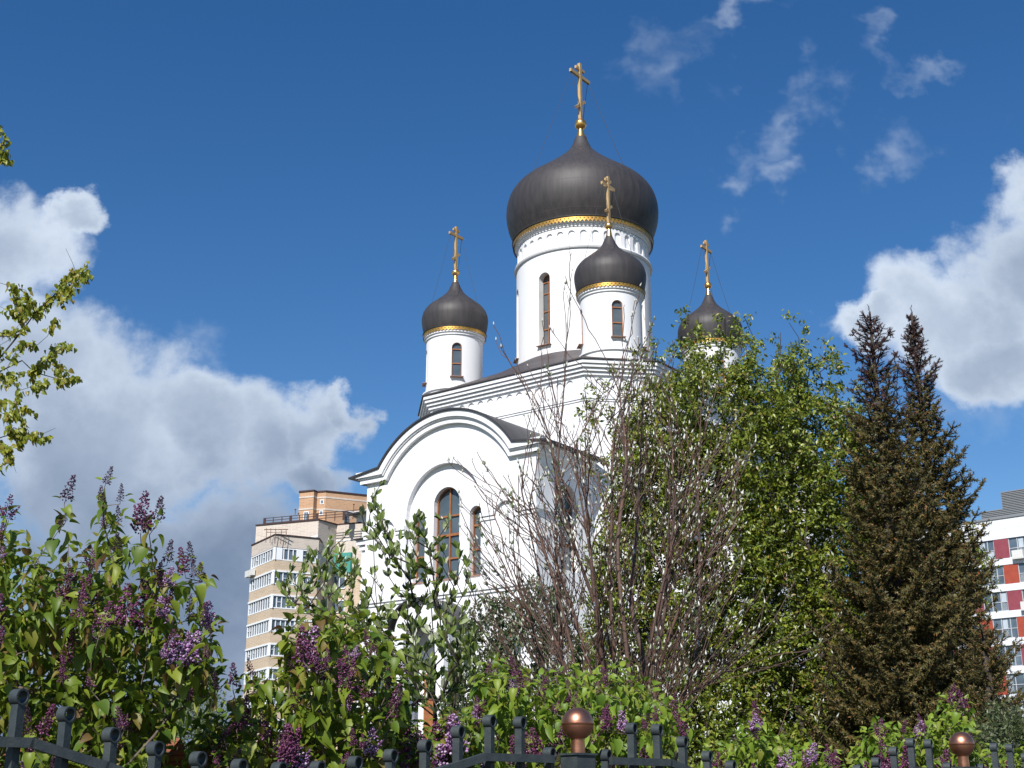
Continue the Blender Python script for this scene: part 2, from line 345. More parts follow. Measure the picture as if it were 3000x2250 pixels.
# thin fillet over the blind arches
for (p, q_) in (((-4.9, -8.50), (4.9, -8.50)),):
    co.box(-5.1, 5.1, -8.51, -8.44, 24.955, 24.995)
co.box(8.44, 8.51, -5.1, 5.1, 24.955, 24.995)
co.build('cornice', 'plaster', church)
rf = MB()
ro = octa(.54); rf.prism(octa(.54), 25.825, 25.90)
nn = 64; vs = []
def octr(a):
    best = 1e9; dx, dy = math.cos(a), math.sin(a)
    A_, Cc = 8.47 + .5, 5.72 + .2
    for nx, ny, dd in ((1, 0, A_), (-1, 0, A_), (0, 1, A_), (0, -1, A_)) + tuple((sx * .7071, sy * .7071, (A_ + Cc) * .7071) for sx in (1, -1) for sy in (1, -1)):
        k = nx * dx + ny * dy
        if k > 1e-6: best = min(best, dd / k)
    return best
rings = []
for t, z in ((0, 25.904), (.35, 26.75), (.7, 27.6), (1, 28.55)):
    for k in range(nn):
        a = 2 * math.pi * k / nn; r = octr(a) * (1 - t) + 4.42 * t; vs.append((r * math.cos(a), r * math.sin(a), z))
rf.add(vs, [(i * nn + k, i * nn + (k + 1) % nn, (i + 1) * nn + (k + 1) % nn, (i + 1) * nn + k) for i in range(3) for k in range(nn)])
rf.build('roof', 'slate_roof', church)

def drum(parent, R0, z0, z1, wins, depth, n=144):
    """cylinder wall with round-arched openings (theta, half width, z bottom, z top)"""
    mb = MB(); rvs = [MB() for _ in wins]; edges = set(round(2 * math.pi * k / n, 5) for k in range(n)); info = []
    for th, hw, zb, zt in wins:
        ha = hw / R0; th = th % (2 * math.pi)
        ed = [th - ha * math.cos(math.pi * i / 12) for i in range(13)]
        info.append((th, ha, hw, zb, zt)); edges = {x for x in edges if not any(abs((x - th + math.pi + s_) % (2 * math.pi) - math.pi) < ha + .006 for s_ in (0,))}
        edges |= {round(x % (2 * math.pi), 5) for x in ed}
    E_ = sorted(edges)
    P = lambda a, z, r=R0: (r * math.cos(a), r * math.sin(a), z)
    for i in range(len(E_)):
        a, b = E_[i], E_[(i + 1) % len(E_)]
        if b < a: b += 2 * math.pi
        mid = (a + b) / 2; w = None
        for th, ha, hw, zb, zt in info:
            if abs((mid - th + math.pi) % (2 * math.pi) - math.pi) < ha - 1e-4: w = (th, ha, hw, zb, zt)
        if not w: mb.add([P(a, z0), P(b, z0), P(b, z1), P(a, z1)], [(0, 1, 2, 3)]); continue
        th, ha, hw, zb, zt = w; rv = rvs[info.index(w)]
        def top(x):
            d = min(1, abs((x - th + math.pi) % (2 * math.pi) - math.pi) / ha); return zt - hw + hw * math.sqrt(max(0, 1 - d * d))
        ta, tb = top(a), top(b)
        if zb > z0: mb.add([P(a, z0), P(b, z0), P(b, zb), P(a, zb)], [(0, 1, 2, 3)])
        mb.add([P(a, ta), P(b, tb), P(b, z1), P(a, z1)], [(0, 1, 2, 3)])
        rv.add([P(a, ta), P(b, tb), P(b, tb, R0 - depth), P(a, ta, R0 - depth)], [(0, 1, 2, 3)])
        rv.add([P(a, zb), P(b, zb), P(b, zb, R0 - depth), P(a, zb, R0 - depth)], [(3, 2, 1, 0)])
    for rv, (th, ha, hw, zb, zt) in zip(rvs, info):
        for x in (th - ha, th + ha):
            rv.add([P(x, zb), P(x, zt - hw), P(x, zt - hw, R0 - depth), P(x, zb, R0 - depth)], [(0, 1, 2, 3)])
    return mb, rvs
def drum_window(parent, R0, th, hw, zb, zt, depth, bars, vbar, name='window', fr=.055):
    """flat glass pane with a timber frame set back in the drum wall"""
    d = Vector((math.cos(th), math.sin(th), 0)); t = Vector((-math.sin(th), math.cos(th), 0)); o = d * (R0 - depth)
    f = lambda off: (lambda u, z: tuple(o + d * off + t * u + Vector((0, 0, z))))
    hw2 = hw + .02
    g = MB(); v, fc = fill2d(arch(0, hw2, zb - .02, zt + .02), [], f(.0)); g.add(v, fc); w = g.build(name, 'glass', parent)
    fm = MB(); A1 = arch(0, hw, zb, zt); A2 = arch(0, hw - fr, zb + fr, zt - fr)
    v, fc = fill2d(A1, [A2], f(.06)); fm.add(v, fc); strip(fm, A2, f(.06), f(.002)); strip(fm, A1, f(.06), f(.002))
    for z in bars:
        fm.beam(f(.03)(-hw + fr, z), f(.03)(hw - fr, z), .055, fr * 1.1)
    if vbar: fm.beam(f(.032)(.0, zb), f(.032)(0, zt - .04), .05, fr * .9, up=tuple(t))
    fm.build('window_frame', 'wood', w)
    s_ = MB(); o2 = d * (R0 - depth + .02)
    c0 = o2 + Vector((0, 0, zb - .03)); s_.beam(c0 + d * (depth / 2 + .08) - t * (hw + .09), c0 + d * (depth / 2 + .08) + t * (hw + .09), depth + .22, .035)
    s_.build('sill', 'sill', w)
    return w

def valance(parent, R0, z1, h, cells):
    """pierced gilded band with a toothed lower edge"""
    mb = MB(); da = 2 * math.pi / cells
    P = lambda a, z: (R0 * math.cos(a), R0 * math.sin(a), z)
    zb = z1 - h * .62
    for k in range(cells):
        a = k * da; m_ = a + da / 2; b = a + da
        o = [P(a, z1), P(b, z1), P(b, zb), P(a, zb)]; zc = zb + (z1 - zb) * .42; hh = (z1 - zb) * .24; ww = da * .22
        i_ = [P(m_ - ww, zc + hh * .3), P(m_, zc + hh), P(m_ + ww, zc + hh * .3), P(m_, zc - hh)]
        mb.add(o + i_, [(0, 4, 5), (0, 5, 1), (1, 5, 6), (1, 6, 2), (2, 6, 7), (2, 7, 3), (3, 7, 4), (3, 4, 0)])
        mb.add([P(a, zb), P(b, zb), P(b - da * .32, z1 - h * .82), P(m_, z1 - h), P(a + da * .32, z1 - h * .82)], [(0, 1, 2, 3, 4)])
    t_ = mb.build('gold_trim', 'gold_trim', parent); return t_

def spline(pts, n=5):
    out_ = []
    P_ = [Vector((p[0], p[1])) for p in pts]
    for i in range(len(P_) - 1):
        p0 = P_[max(i - 1, 0)]; p1 = P_[i]; p2 = P_[i + 1]; p3 = P_[min(i + 2, len(P_) - 1)]
        for k in range(n):
            t = k / n; out_.append(tuple(.5 * ((2 * p1) + (p2 - p0) * t + (2 * p0 - 5 * p1 + 4 * p2 - p3) * t * t + (3 * p1 - p0 - 3 * p2 + p3) * t ** 3)))
    out_.append(tuple(P_[-1])); return out_
def cross(parent, z0, z1, zbar, barL, zsm, smL, zlow, lowL, t, wires, rw, zw, at=(0, 0)):
    """three-barred orthodox cross in the local y-z plane; parent's origin is the tower axis"""
    mb = MB(); mb.box(-t / 2, t / 2, -t * .55, t * .55, z0, z1)
    mb.box(-t * .42, t * .42, -barL / 2, barL / 2, zbar - t * .55, zbar + t * .55)
    mb.box(-t * .38, t * .38, -smL / 2, smL / 2, zsm - t * .5, zsm + t * .5)
    mb.beam((0, -lowL / 2, zlow - lowL * .40), (0, lowL / 2, zlow + lowL * .40), t * .9, t * .9, up=(1, 0, 0))
    c_ = mb.build('cross', 'cross_gold', church); c_.location = (at[0], at[1], 0)
    w = MB()
    for sy in (-1, 1):
        for sx in (-1, 1):
            a = Vector((0, sy * barL * .42, zbar)); b = Vector((sx * rw * .72, sy * rw * .72, zw))
            w.tube([a, (a + b) / 2 + Vector((0, 0, -.12)), b], .017 if wires else .013, 4)
    w.build('guy_wire', 'wire', c_)
    return c_

# main tower
tower = empty('tmp', (0, 0, 0), None, None)
bpy.data.objects.remove(tower)
MW = [(R(-90 + 45 * k), .43, 29.15, 34.02) for k in range(8)]
db, rv = drum(None, 4.40, 28.0, 35.30, MW, .50)
D0 = db.build('main_drum', 'plaster', church, True, 40)
for r_, (th, hw, zb, zt) in zip(rv, MW): w = drum_window(church, 4.40, th, hw, zb, zt, .50, (30.35, 31.55, 32.75, 33.5), True); r_.build('window_reveal', 'plaster_reveal', w)
mb = MB(); mb.lathe([(4.36, 35.30), (4.52, 35.36), (4.56, 35.46), (4.52, 35.56), (4.34, 35.60)], 128); mb.build('drum_moulding', 'plaster', D0, True, 30); mb = MB()
mb.lathe([(4.30, 36.82), (4.37, 36.85), (4.37, 36.94), (4.43, 36.97), (4.43, 37.06), (4.51, 37.12), (4.55, 37.2), (4.55, 37.5), (4.3, 37.55)], 128)
mb.build('drum_moulding', 'plaster', D0, True, 30)
AR = [(2 * math.pi * (k + .5) / 36, .215, 35.58, 36.60) for k in range(36)]
db, rv = drum(None, 4.34, 35.55, 36.80, AR, .10, 72)
[db.add(q_.v, q_.f) for q_ in rv]; db.lathe([(4.24, 35.55), (4.24, 36.8)], 128)
db.build('blind_arcade', 'plaster', D0, True, 30)
DP = spline([(4.50, 37.36), (4.58, 37.62), (4.74, 38.0), (4.95, 38.6), (5.07, 39.3), (5.05, 40.0), (4.87, 40.7), (4.50, 41.3), (3.98, 41.8), (3.45, 42.2), (2.90, 42.6), (2.38, 43.0), (1.87, 43.4), (1.30, 43.9), (.75, 44.5), (.38, 45.38)])
DOM = MB(); DOM.lathe([(4.3, 37.34)] + DP, 96); dm = DOM.build('dome', 'dome_metal', church, True)
valance(dm, 4.64, 37.42, .37, 116)
mb = MB(); mb.lathe([(4.50, 37.425), (4.70, 37.43), (4.70, 37.47), (4.5, 37.53)], 96); mb.build('eaves_ring', 'roof_metal', dm, True)
mb = MB(); mb.lathe(spline([(.36, 45.30), (.30, 45.5), (.2, 45.9), (.17, 46.03)], 3), 24); mb.build('finial_cone', 'gold', dm, True)
mb = MB(); mb.lathe([(.41 * math.sin(math.pi * i / 14) + .001, 46.42 - .41 * math.cos(math.pi * i / 14)) for i in range(15)], 28); mb.build('finial_ball', 'gold', dm, True)
cross(dm, 46.80, 51.15, 50.15, 2.3, 50.70, 1.0, 47.95, 1.05, .21, True, 3.4, 42.2)

# four corner towers
def corner_tower(x, y):
    r0 = 1.80
    wins = [(R(-45 + 90 * k), .33, 27.30, 29.55) for k in range(4)]
    db, rv = drum(None, r0, 26.55, 30.2, wins, .16, 72)
    D = db.build('corner_drum', 'plaster', church, True, 40); D.location = (x, y, 0)
    for r_, (th, hw, zb, zt) in zip(rv, wins): w = drum_window(church, r0, th, hw, zb, zt, .16, (28.2, 29.13), False, fr=.06); w.location = (x, y, 0); r_.build('window_reveal', 'plaster_reveal', w)
    mb = MB(); mb.lathe([(1.93, 25.6), (1.93, 26.0), (1.90, 26.45)], 64); mb.lathe([(1.90, 26.45), (2.0, 26.50), (2.0, 26.58), (1.80, 26.72)], 64); mb.build('drum_base', 'plaster', D, True, 30); mb = MB()
    mb.lathe([(1.79, 30.05), (1.88, 30.10), (1.88, 30.2), (1.96, 30.25), (1.96, 30.52)], 64); mb.build('drum_moulding', 'plaster', D, True, 30)
    d_ = MB(); pr = spline([(1.90, 30.50), (1.98, 30.7), (2.06, 31.0), (2.12, 31.4), (2.13, 31.75), (2.03, 32.12), (1.81, 32.45), (1.52, 32.7), (1.22, 32.95), (.86, 33.25), (.5, 33.65), (.2, 34.3)])
    d_.lathe([(1.7, 30.48)] + pr, 64); dd = d_.build('dome', 'dome_metal', church, True); dd.location = (x, y, 0)
    valance(dd, 2.02, 30.58, .28, 56)
    mb = MB(); mb.lathe([(1.88, 30.585), (2.06, 30.59), (2.06, 30.62), (1.86, 30.67)], 64); mb.build('eaves_ring', 'roof_metal', dd, True)
    mb = MB(); mb.lathe(spline([(.215, 34.25), (.17, 34.45), (.12, 34.70), (.11, 34.76)], 3), 20); mb.build('finial_cone', 'gold', dd, True)
    mb = MB(); mb.lathe([(.25 * math.sin(math.pi * i / 12) + .001, 34.99 - .25 * math.cos(math.pi * i / 12)) for i in range(13)], 24); mb.build('finial_ball', 'gold', dd, True)
    cross(dd, 35.2, 38.25, 37.62, 1.36, 38.0, .60, 36.12,   .66, .155, False, 1.5, 32.68, (x, y))
for x, y in ((5.97, -5.97), (-5.97, -5.97), (5.97, 5.97), (-5.97, 5.97)): corner_tower(x, y)

# gabled arms: a segmental-arched facade on each of the four sides
zc, RO = 16.92, 5.76; Z0 = 20.15
def apath(d, xe, n=36):
    r = RO - d; z = Z0 - d; xi = math.sqrt(r * r - (z - zc) ** 2); a0 = math.asin((z - zc) / r)
    pts = [(-xe, z)]
    for i in range(n + 1): a = math.pi - a0 - (math.pi - 2 * a0) * i / n; pts.append((r * math.cos(a), zc + r * math.sin(a)))
    return pts + [(xe, z)]
def arm(rz, full):
    root = church
    rot = Matrix.Rotation(rz, 4, 'Z')
    def put(mb, name, m, par, smooth=False, ang=None):
        mb.v = [tuple(rot @ Vector(v)) for v in mb.v] if rz else mb.v
        return mb.build(name, m, par, smooth, ang)
    w = MB(); Y = -13.5; hx = 6.0
    outline = [(-hx, 0), (hx, 0), (hx, Z0 - .75)] + [p for p in reversed(apath(.72, hx)[1:-1])] + [(-hx, Z0 - .75)]
    rec = arch(-.3, 2.66, 13.25, 19.8, 24)
    low = [arch(x, .8, 1.0, 10.4) for x in (-4.2, 4.2)]
    blind = [arch(x, .62, 13.6, 17.15) for x in (-4.35, 4.05)]
    v, f = fill2d(outline, [rec] + low + blind, P3(Y)); w.add(v, f)
    strip(w, rec, P3(Y), P3(Y + .32))
    for b in blind: strip(w, b, P3(Y), P3(Y + .06)); v, f = fill2d(b, [], P3(Y + .06)); w.add(v, f)
    wd = [(-.3, .92, 13.45, 18.52), (-2.25, .42, 13.45, 17.45), (1.75, .42, 13.45, 17.2)]
    hs = [arch(*q_) for q_ in wd]
    v, f = fill2d(rec, hs, P3(Y + .32)); w.add(v, f)
    for h in hs: strip(w, h, P3(Y + .32), P3(Y + .72))
    for l in low: strip(w, l, P3(Y), P3(Y + .3))
    # side walls
    sw = [arch(-10.7, .85, 13.6, 18.2)]
    for sx in (1, -1):
        v, f = fill2d([(Y, 0), (-8.3, 0), (-8.3, 19.6), (Y, 19.6)], sw, P3x(sx * hx)); w.add(v, f)
        strip(w, sw[0], P3x(sx * hx), P3x(sx * (hx - .4)))
    A_ = put(w, 'arm_wall', 'plaster', root)
    for cx_, hw, zb, zt in wd:
        g_ = MB(); v, f = fill2d(arch(cx_, hw + .02, zb - .02, zt + .02), [], P3(Y + .70)); g_.add(v, f); wn = put(g_, 'window', 'glass', root)
        fm = MB(); a1 = arch(cx_, hw, zb, zt); a2 = arch(cx_, hw - .07, zb + .07, zt - .07)
        v, f = fill2d(a1, [a2], P3(Y + .60)); fm.add(v, f); strip(fm, a2, P3(Y + .60), P3(Y + .695)); strip(fm, a1, P3(Y + .60), P3(Y + .695))
        for z in ([14.6, 15.9, 16.95] if hw > .5 else [14.9, 16.2]): fm.box(cx_ - hw + .07, cx_ + hw - .07, Y + .61, Y + .69, z - (.045 if z != 15.9 else .07), z + (.045 if z != 15.9 else .07))
        if hw > .5: fm.box(cx_ - .045, cx_ + .045, Y + .613, Y + .693, zb + .07, zt - .07)
        put(fm, 'window_frame', 'wood', wn)
        s_ = MB(); s_.box(cx_ - hw - .1, cx_ + hw + .1, Y + .18, Y + .69, zb - .06, zb - .005); put(s_, 'sill', 'sill', wn)
    for l, cx_ in zip(low, (-4.2, 4.2)):
        g_ = MB(); v, f = fill2d(arch(cx_, .82, .98, 10.42), [], P3(Y + .28)); g_.add(v, f); wn = put(g_, 'window', 'glass', root)
        fm = MB(); v, f = fill2d(l, [arch(cx_, .70, 1.1, 10.28)], P3(Y + .2)); fm.add(v, f)
        for z in (3.5, 6, 8.5): fm.box(cx_ - .7, cx_ + .7, Y + .21, Y + .26, z - .05, z + .05)
        fm.box(cx_ - .05, cx_ + .05, Y + .212, Y + .262, 1.1, 10.3); put(fm, 'window_frame', 'wood', wn)
    for sx in (1, -1):
        g_ = MB(); v, f = fill2d(arch(-10.7, .87, 13.58, 18.22), [], P3x(sx * (hx - .38))); g_.add(v, f); wn = put(g_, 'window', 'glass', root)
        fm = MB(); v, f = fill2d(sw[0], [arch(-10.7, .77, 13.7, 18.1)], P3x(sx * (hx - .30))); fm.add(v, f)
        for z in (15.0, 16.9): fm.box(min(sx * (hx - .36), sx * (hx - .31)), max(sx * (hx - .36), sx * (hx - .31)), -11.5, -9.9, z - .05, z + .05)
        put(fm, 'window_frame', 'wood', wn)
    # archivolt bands (nested, each further out)
    mo = MB()
    def band(d0, d1, y0, y1, xe):
        a = apath(d0, xe); b = apath(d1, xe); n = len(a)
        fr = [(p[0], y0, p[1]) for p in a] + [(p[0], y0, p[1]) for p in b]
        bk = [(p[0], y1, p[1]) for p in a] + [(p[0], y1, p[1]) for p in b]
        fs = [(i, i + 1, n + i + 1, n + i) for i in range(n - 1)] + [(2 * n + n + i, 2 * n + n + i + 1, n + i + 1, n + i) for i in range(n - 1)] + [(2 * n + i, 2 * n + i + 1, i + 1, i) for i in range(n - 1)]
        fs += [(0, n, 3 * n, 2 * n), (n - 1, 2 * n - 1, 4 * n - 1, 3 * n - 1)]
        mo.add(fr + bk, fs)
    band(.07, .40, Y - .42, Y + .02, 6.55); band(.46, .74, Y - .24, Y + .02, 6.36); band(.38, .48, Y - .33, Y + .02, 6.45)
    for sx in (1, -1):   # the bands run on along the side walls
        for d0, d1, ex in ((.07, .40, .55), (.40, .46, .45), (.46, .74, .36)):
            xs = sorted((sx * (hx - .02), sx * (hx + ex - .003))); mo.box(xs[0], xs[1], Y - (.42 if ex > .5 else .24) + .004, -8.5, Z0 - d1, Z0 - d0)
    put(mo, 'archivolt', 'plaster', A_); mo = MB()
    for x0, x1 in ((-6.12, -5.0), (-3.7, -2.97), (2.37, 3.38), (4.72, 6.12)):
        mo.box(x0, x1, Y - .14, Y + .01, 16.42, 16.62); mo.box(x0, x1, Y - .07, Y + .01, 16.22, 16.418)
    for sx in (1, -1):
        xs = sorted((sx * (hx - .01), sx * (hx + .14))); mo.box(xs[0], xs[1], Y - .137, -11.75, 16.423, 16.617); mo.box(xs[0], xs[1], -9.65, -8.5, 16.42, 16.62)
    for cx_ in (-4.35, 4.05):
        n = 14; a = [(cx_ + .80 * math.cos(math.pi * i / n), 16.42 + .80 * math.sin(math.pi * i / n)) for i in range(n + 1)]
        b = [(cx_ + .67 * math.cos(math.pi * i / n), 16.42 + .67 * math.sin(math.pi * i / n)) for i in range(n + 1)]
        vs = [(p[0], yy, p[1]) for yy in (Y - .14, Y + .01) for p in a + b]; m1 = n + 1
        mo.add(vs, [(i, i + 1, m1 + i + 1, m1 + i) for i in range(n)] + [(2 * m1 + i, 2 * m1 + i + 1, i + 1, i) for i in range(n)] + [(m1 + i, m1 + i + 1, 3 * m1 + i + 1, 3 * m1 + i) for i in range(n)])
    mo.box(-6.15, 6.15, Y - .16, Y + .01, 12.55, 12.72); mo.box(-6.08, 6.08, Y - .08, Y + .01, 12.38, 12.547)
    mo.box(-6.1, 6.1, Y - .1, Y + .01, 0, .9)
    put(mo, 'mouldings', 'plaster', A_)
    # vaulted sheet metal roof with projecting edge
    r_ = MB(); a = apath(-.04, 7.05); b = apath(.06, 7.05); n = len(a)
    a[0] = (a[0][0], a[0][1] - .30); a[-1] = (a[-1][0], a[-1][1] - .30); b[0] = (b[0][0], b[0][1] - .30); b[-1] = (b[-1][0], b[-1][1] - .30)
    vs = [(p[0], Y - .52, p[1]) for p in a] + [(p[0], Y - .52, p[1]) for p in b] + [(p[0], -8.2, p[1]) for p in a] + [(p[0], -8.2, p[1]) for p in b]
    r_.add(vs, [(i, i + 1, n + i + 1, n + i) for i in range(n - 1)] + [(i, 2 * n + i, 2 * n + i + 1, i + 1) for i in range(n - 1)] + [(n + i, n + i + 1, 3 * n + i + 1, 3 * n + i) for i in range(n - 1)] + [(0, n, 3 * n, 2 * n), (n - 1, 3 * n - 1, 4 * n - 1, 2 * n - 1)])
    put(r_, 'vaulted_roof', 'roof_metal', root)
    if full:     # entrance porch
        pc = MB(); yp = Y - 1.8
        ol = [(-1.95, 0), (1.45, 0), (1.45, 10.5)] + [(-.25 + 1.7 * math.cos(math.pi * i / 20), 10.5 + 1.45 * math.sin(math.pi * i / 20)) for i in range(1, 20)] + [(-1.95, 10.5)]
        v, f = fill2d(ol, [arch(-.25, 1.1, .3, 10.9, 18)], P3(yp)); pc.add(v, f)
        for sx in (-1.95, 1.45):
            v, f = fill2d([(yp, 0), (Y, 0), (Y, 10.5), (yp, 10.5)], [arch(yp + .95, .6, .3, 10.0)], P3x(sx)); pc.add(v, f)
        op = arch(-.25, 1.1, .3, 10.9, 18); strip(pc, op, P3(yp), P3(yp + .5)); v, f = fill2d(ol, [op], P3(yp + .5)); pc.add(v, f)
        ph = put(pc, 'porch', 'plaster', root)
        pr = MB(); aa = [(-.25 + 1.95 * math.cos(math.pi * i / 20), 10.6 + 1.6 * math.sin(math.pi * i / 20)) for i in range(21)]
        n = 21; pr.add([(p[0], yp - .3, p[1]) for p in aa] + [(p[0], Y, p[1]) for p in aa] + [(p[0], yp - .3, p[1] - .09) for p in aa], [(i, n + i, n + i + 1, i + 1) for i in range(n - 1)] + [(i, i + 1, 2 * n + i + 1, 2 * n + i) for i in range(n - 1)])
        put(pr, 'porch_roof', 'roof_metal', ph)
        do = MB(); do.box(-1.35, -.22, Y - .06, Y - .01, .3, 8.5); do.box(-.18, .95, Y - .06, Y - .01, .3, 8.5); put(do, 'door', 'wood', root)
arm(0, True); arm(R(90), False); arm(R(180), False); arm(R(-90), False)
# low side chapel peeping out left of the front arm
ch = MB(); ch.box(-7.3, -6.05, -12.4, -8.6, 0, 15.9); ch.box(-7.42, -6.05, -12.52, -8.6, 15.9, 16.15); ch.box(-7.55, -6.05, -12.65, -8.6, 16.2, 16.5); ch.box(-7.36, -6.05, -12.46, -8.6, 16.152, 16.198)
sc_ = ch.build('side_chapel', 'plaster', church)
ch = MB(); ch.box(-7.68, -6.05, -12.8, -8.6, 16.505, 16.58); ch.build('side_roof', 'roof_metal', sc_)

# ------------------------------------------------------------------ apartment blocks
def solve_along(Pt, d, px, z):
    """distance along horizontal direction d from Pt at which image column px is reached"""
    lo, hi = -80.0, 80.0
    def f(t):
        p = Pt + d * t; x, y, zz = p.x, p.y, z - EYE
        return 1500 + FPX * x / (y * math.cos(PITCH) + zz * math.sin(PITCH)) - px
    for _ in range(60):
        m_ = (lo + hi) / 2
        if f(lo) * f(m_) <= 0: hi = m_
        else: lo = m_
    return (lo + hi) / 2
# cream and tan brick block with glazed corner loggias
P1 = atY(803, 1640, 155.0); P1.z = 0
dl = Vector((.513, -.858, 0)).normalized(); dr = Vector((.885, .465, 0)).normalized(); dm_ = Vector((.926, -.377, 0)).normalized(); ds = Vector((.535, .845, 0)).normalized()
tL = solve_along(P1, -dl, 733, 29); P0 = P1 - dl * tL
tR = solve_along(P1, dr, 931, 29); P2 = P1 + dr * tR
tl = empty('apartment_block', (P1.x, P1.y, 0), 'cream and tan brick apartment block with rows of glazed loggias, left of the church', 'apartment block')
O3 = Vector((P1.x, P1.y, 0))
def loc2(p): return (p.x - O3.x, p.y - O3.y)
def zat(px, py, p): # height seen at pixel over ground point p
    r = ray(px, py); return EYE + r.z * math.hypot(p.x, p.y) / math.hypot(r.x, r.y)
zbay = zat(804, 1567, P1); zwt = [zat(803, y, P1) for y in (1603, 1672, 1743, 1812.5, 1886.5, 1957)]
zwb = [zat(803, y, P1) for y in (1639, 1710, 1781, 1850, 1921, 1991)]
for k in range(6, 11): zwt.append(zwt[-1] - 2.86); zwb.append(zwb[-1] - 2.86)
W0 = P0 + Vector((.2, .9, 0)) ; tW = solve_along(W0, dm_, 931, 33); W1 = W0 + dm_ * tW          # upper slab front wall
tS = solve_along(W1, ds, 984, 32.5); W2 = W1 + ds * tS
tX = solve_along(W2, dm_, 1075, 32); W3 = W2 + dm_ * tX
zslab = zat(931, 1524, W1)
b_ = MB(); depthv = Vector((.377, .926, 0)) * 14
bay = [loc2(p) for p in (P0, P1, P2, P2 + Vector((0, 6, 0)), P0 + Vector((1, 6, 0)))]
def facade_strips(mb, A_, B_, zs, dirin):
    pass
ztr = (zwb[0] + 0)           # below the top storey the brick is tan, above cream
def bayprism(z0, z1, m, nm, par): k = MB(); k.prism(bay, z0, z1); return k.build(nm, m, par)
wt = bayprism(zwt[0] + .08, zbay, 'brick_cream', 'parapet_wall', tl)
k = MB(); inner = [loc2(p) for p in (P0 + Vector((.35, .45, 0)), P1 + Vector((.0, .5, 0)), P2 + Vector((-.1, .45, 0)), P2 + Vector((0, 6, 0)), P0 + Vector((1, 6, 0)))]
k.prism(inner, 0, zwt[0] + .07); k.build('loggia_core', 'curtain', tl)
for i in range(len(zwt)):
    zt = zwb[i] - .05; zb = (zwt[i + 1] + .12) if i + 1 < len(zwt) else 0
    w_ = bayprism(zb, zt, 'brick_tan', 'spandrel_wall', tl)
    sl = MB(); grow = [Vector((x, y)) for x, y in bay]; c_ = sum(grow, Vector((0, 0))) / 5
    sl.prism([tuple(p + (p - c_).normalized() * .10) for p in grow], zb - .2, zb - .003) if zb > 1 else None
    if zb > 1: sl.build('lintel_band', 'white_frame', w_)
    w_.name = 'spandrel_wall'
    # glazing: white posts and rails along both bay faces
    zt2 = zwt[i]; z0_ = zwb[i]
    tRw = solve_along(P1, dr, 903 if i == 0 else 862, 20) if i else tR - .25
    for nm, a, b, cnt in (('loggia_window', P0 + dl * .1, P1, 10), ('loggia_window', P1, P1 + dr * (tRw), 9 if i == 0 else 5)):
        a = a - O3; b = b - O3; g_ = MB(); d_ = (b - a).normalized(); inn = Vector((-d_.y, d_.x, 0))
        p, q_ = a + inn * .12, b + inn * .12
        g_.add([(p.x, p.y, z0_), (q_.x, q_.y, z0_), (q_.x, q_.y, zt2), (p.x, p.y, zt2)], [(0, 1, 2, 3)]); gw = g_.build(nm, 'window_glass', tl)
        fm = MB()
        for j in range(cnt + 1):
            c0 = a.lerp(b, j / cnt) + inn * .06; wd_ = .11 if j not in (0, cnt) else .3
            fm.beam((c0.x, c0.y, z0_), (c0.x, c0.y, zt2), .09, wd_, up=tuple(d_))
        for z in (z0_ + .05, zt2 - .05): p, q_ = a + inn * .06, b + inn * .06; fm.beam((p.x, p.y, z), (q_.x, q_.y, z), .14, .13)
        for j in random.sample(range(cnt), 2): c0 = a.lerp(b, j / cnt) + inn * .05; c1 = a.lerp(b, (j + 1) / cnt) + inn * .05; fm.beam((c0.x, c0.y, z0_ + .75), (c1.x, c1.y, z0_ + .75), .07, .06)
        fm.build('loggia_frame', 'white_frame', gw)
        if nm and cnt >= 9 and i == 0 and b != P1 - O3:
            cr_ = MB(); p0 = a + inn * .02; cr_.beam((p0.x, p0.y, (z0_ + zt2) / 2), ((p0 + d_ * .95).x, (p0 + d_ * .95).y, (z0_ + zt2) / 2), .12, zt2 - z0_)
            cr_.build('infill_panel', 'white_frame', gw); cr_ = MB(); p1 = a.lerp(b, .52); cr_.beam((p1.x, p1.y, (z0_ + zt2) / 2), ((p1 + d_ * .8).x, (p1 + d_ * .8).y, (z0_ + zt2) / 2), .12, zt2 - z0_)
            cr_.build('infill_panel', 'white_frame', gw)
    if i:    # solid brick beside the shorter windows on the right face
        s_ = MB(); a = P1 - O3 + dr * tRw; b = P2 - O3; inn = Vector((-dr.y, dr.x, 0))
        s_.add([(a.x, a.y, z0_ - .06), (b.x, b.y, z0_ - .06), (b.x, b.y, zt2 + .13), (a.x, a.y, zt2 + .13), ((a + inn * .5).x, (a + inn * .5).y, z0_ - .06), ((a + inn * .5).x, (a + inn * .5).y, zt2 + .13)], [(0, 1, 2, 3), (0, 4, 5, 3)]); s_.build('pier_wall', 'brick_tan', tl)
k = MB(); grow = [Vector(p) for p in bay]; c_ = sum(grow, Vector((0, 0))) / 5
k.prism([tuple(p + (p - c_).normalized() * .12) for p in grow], zbay + .002, zbay + .14); k.build('parapet_cap', 'dark_rail', tl)
sp_ = [loc2(p) for p in (W0, W1, W2, W3, W3 + depthv, W0 + depthv)]
zmid = zwb[0] - .4
k = MB(); k.prism(sp_, zmid, zslab); sw_ = k.build('upper_storey_wall', 'brick_cream', tl)
k = MB(); k.prism([(x, y) for x, y in sp_], 0, zmid - .003); k.build('main_wall', 'brick_tan', tl)
k = MB(); k.prism([(sp_[0][0] - .1, sp_[0][1] - .1), (sp_[1][0], sp_[1][1] - .12), (sp_[2][0] + .1, sp_[2][1] - .1), (sp_[3][0], sp_[3][1] - .1), sp_[4], sp_[5]], zslab + .003, zslab + .14); k.build('roof_cap', 'dark_rail', tl)
k = MB()
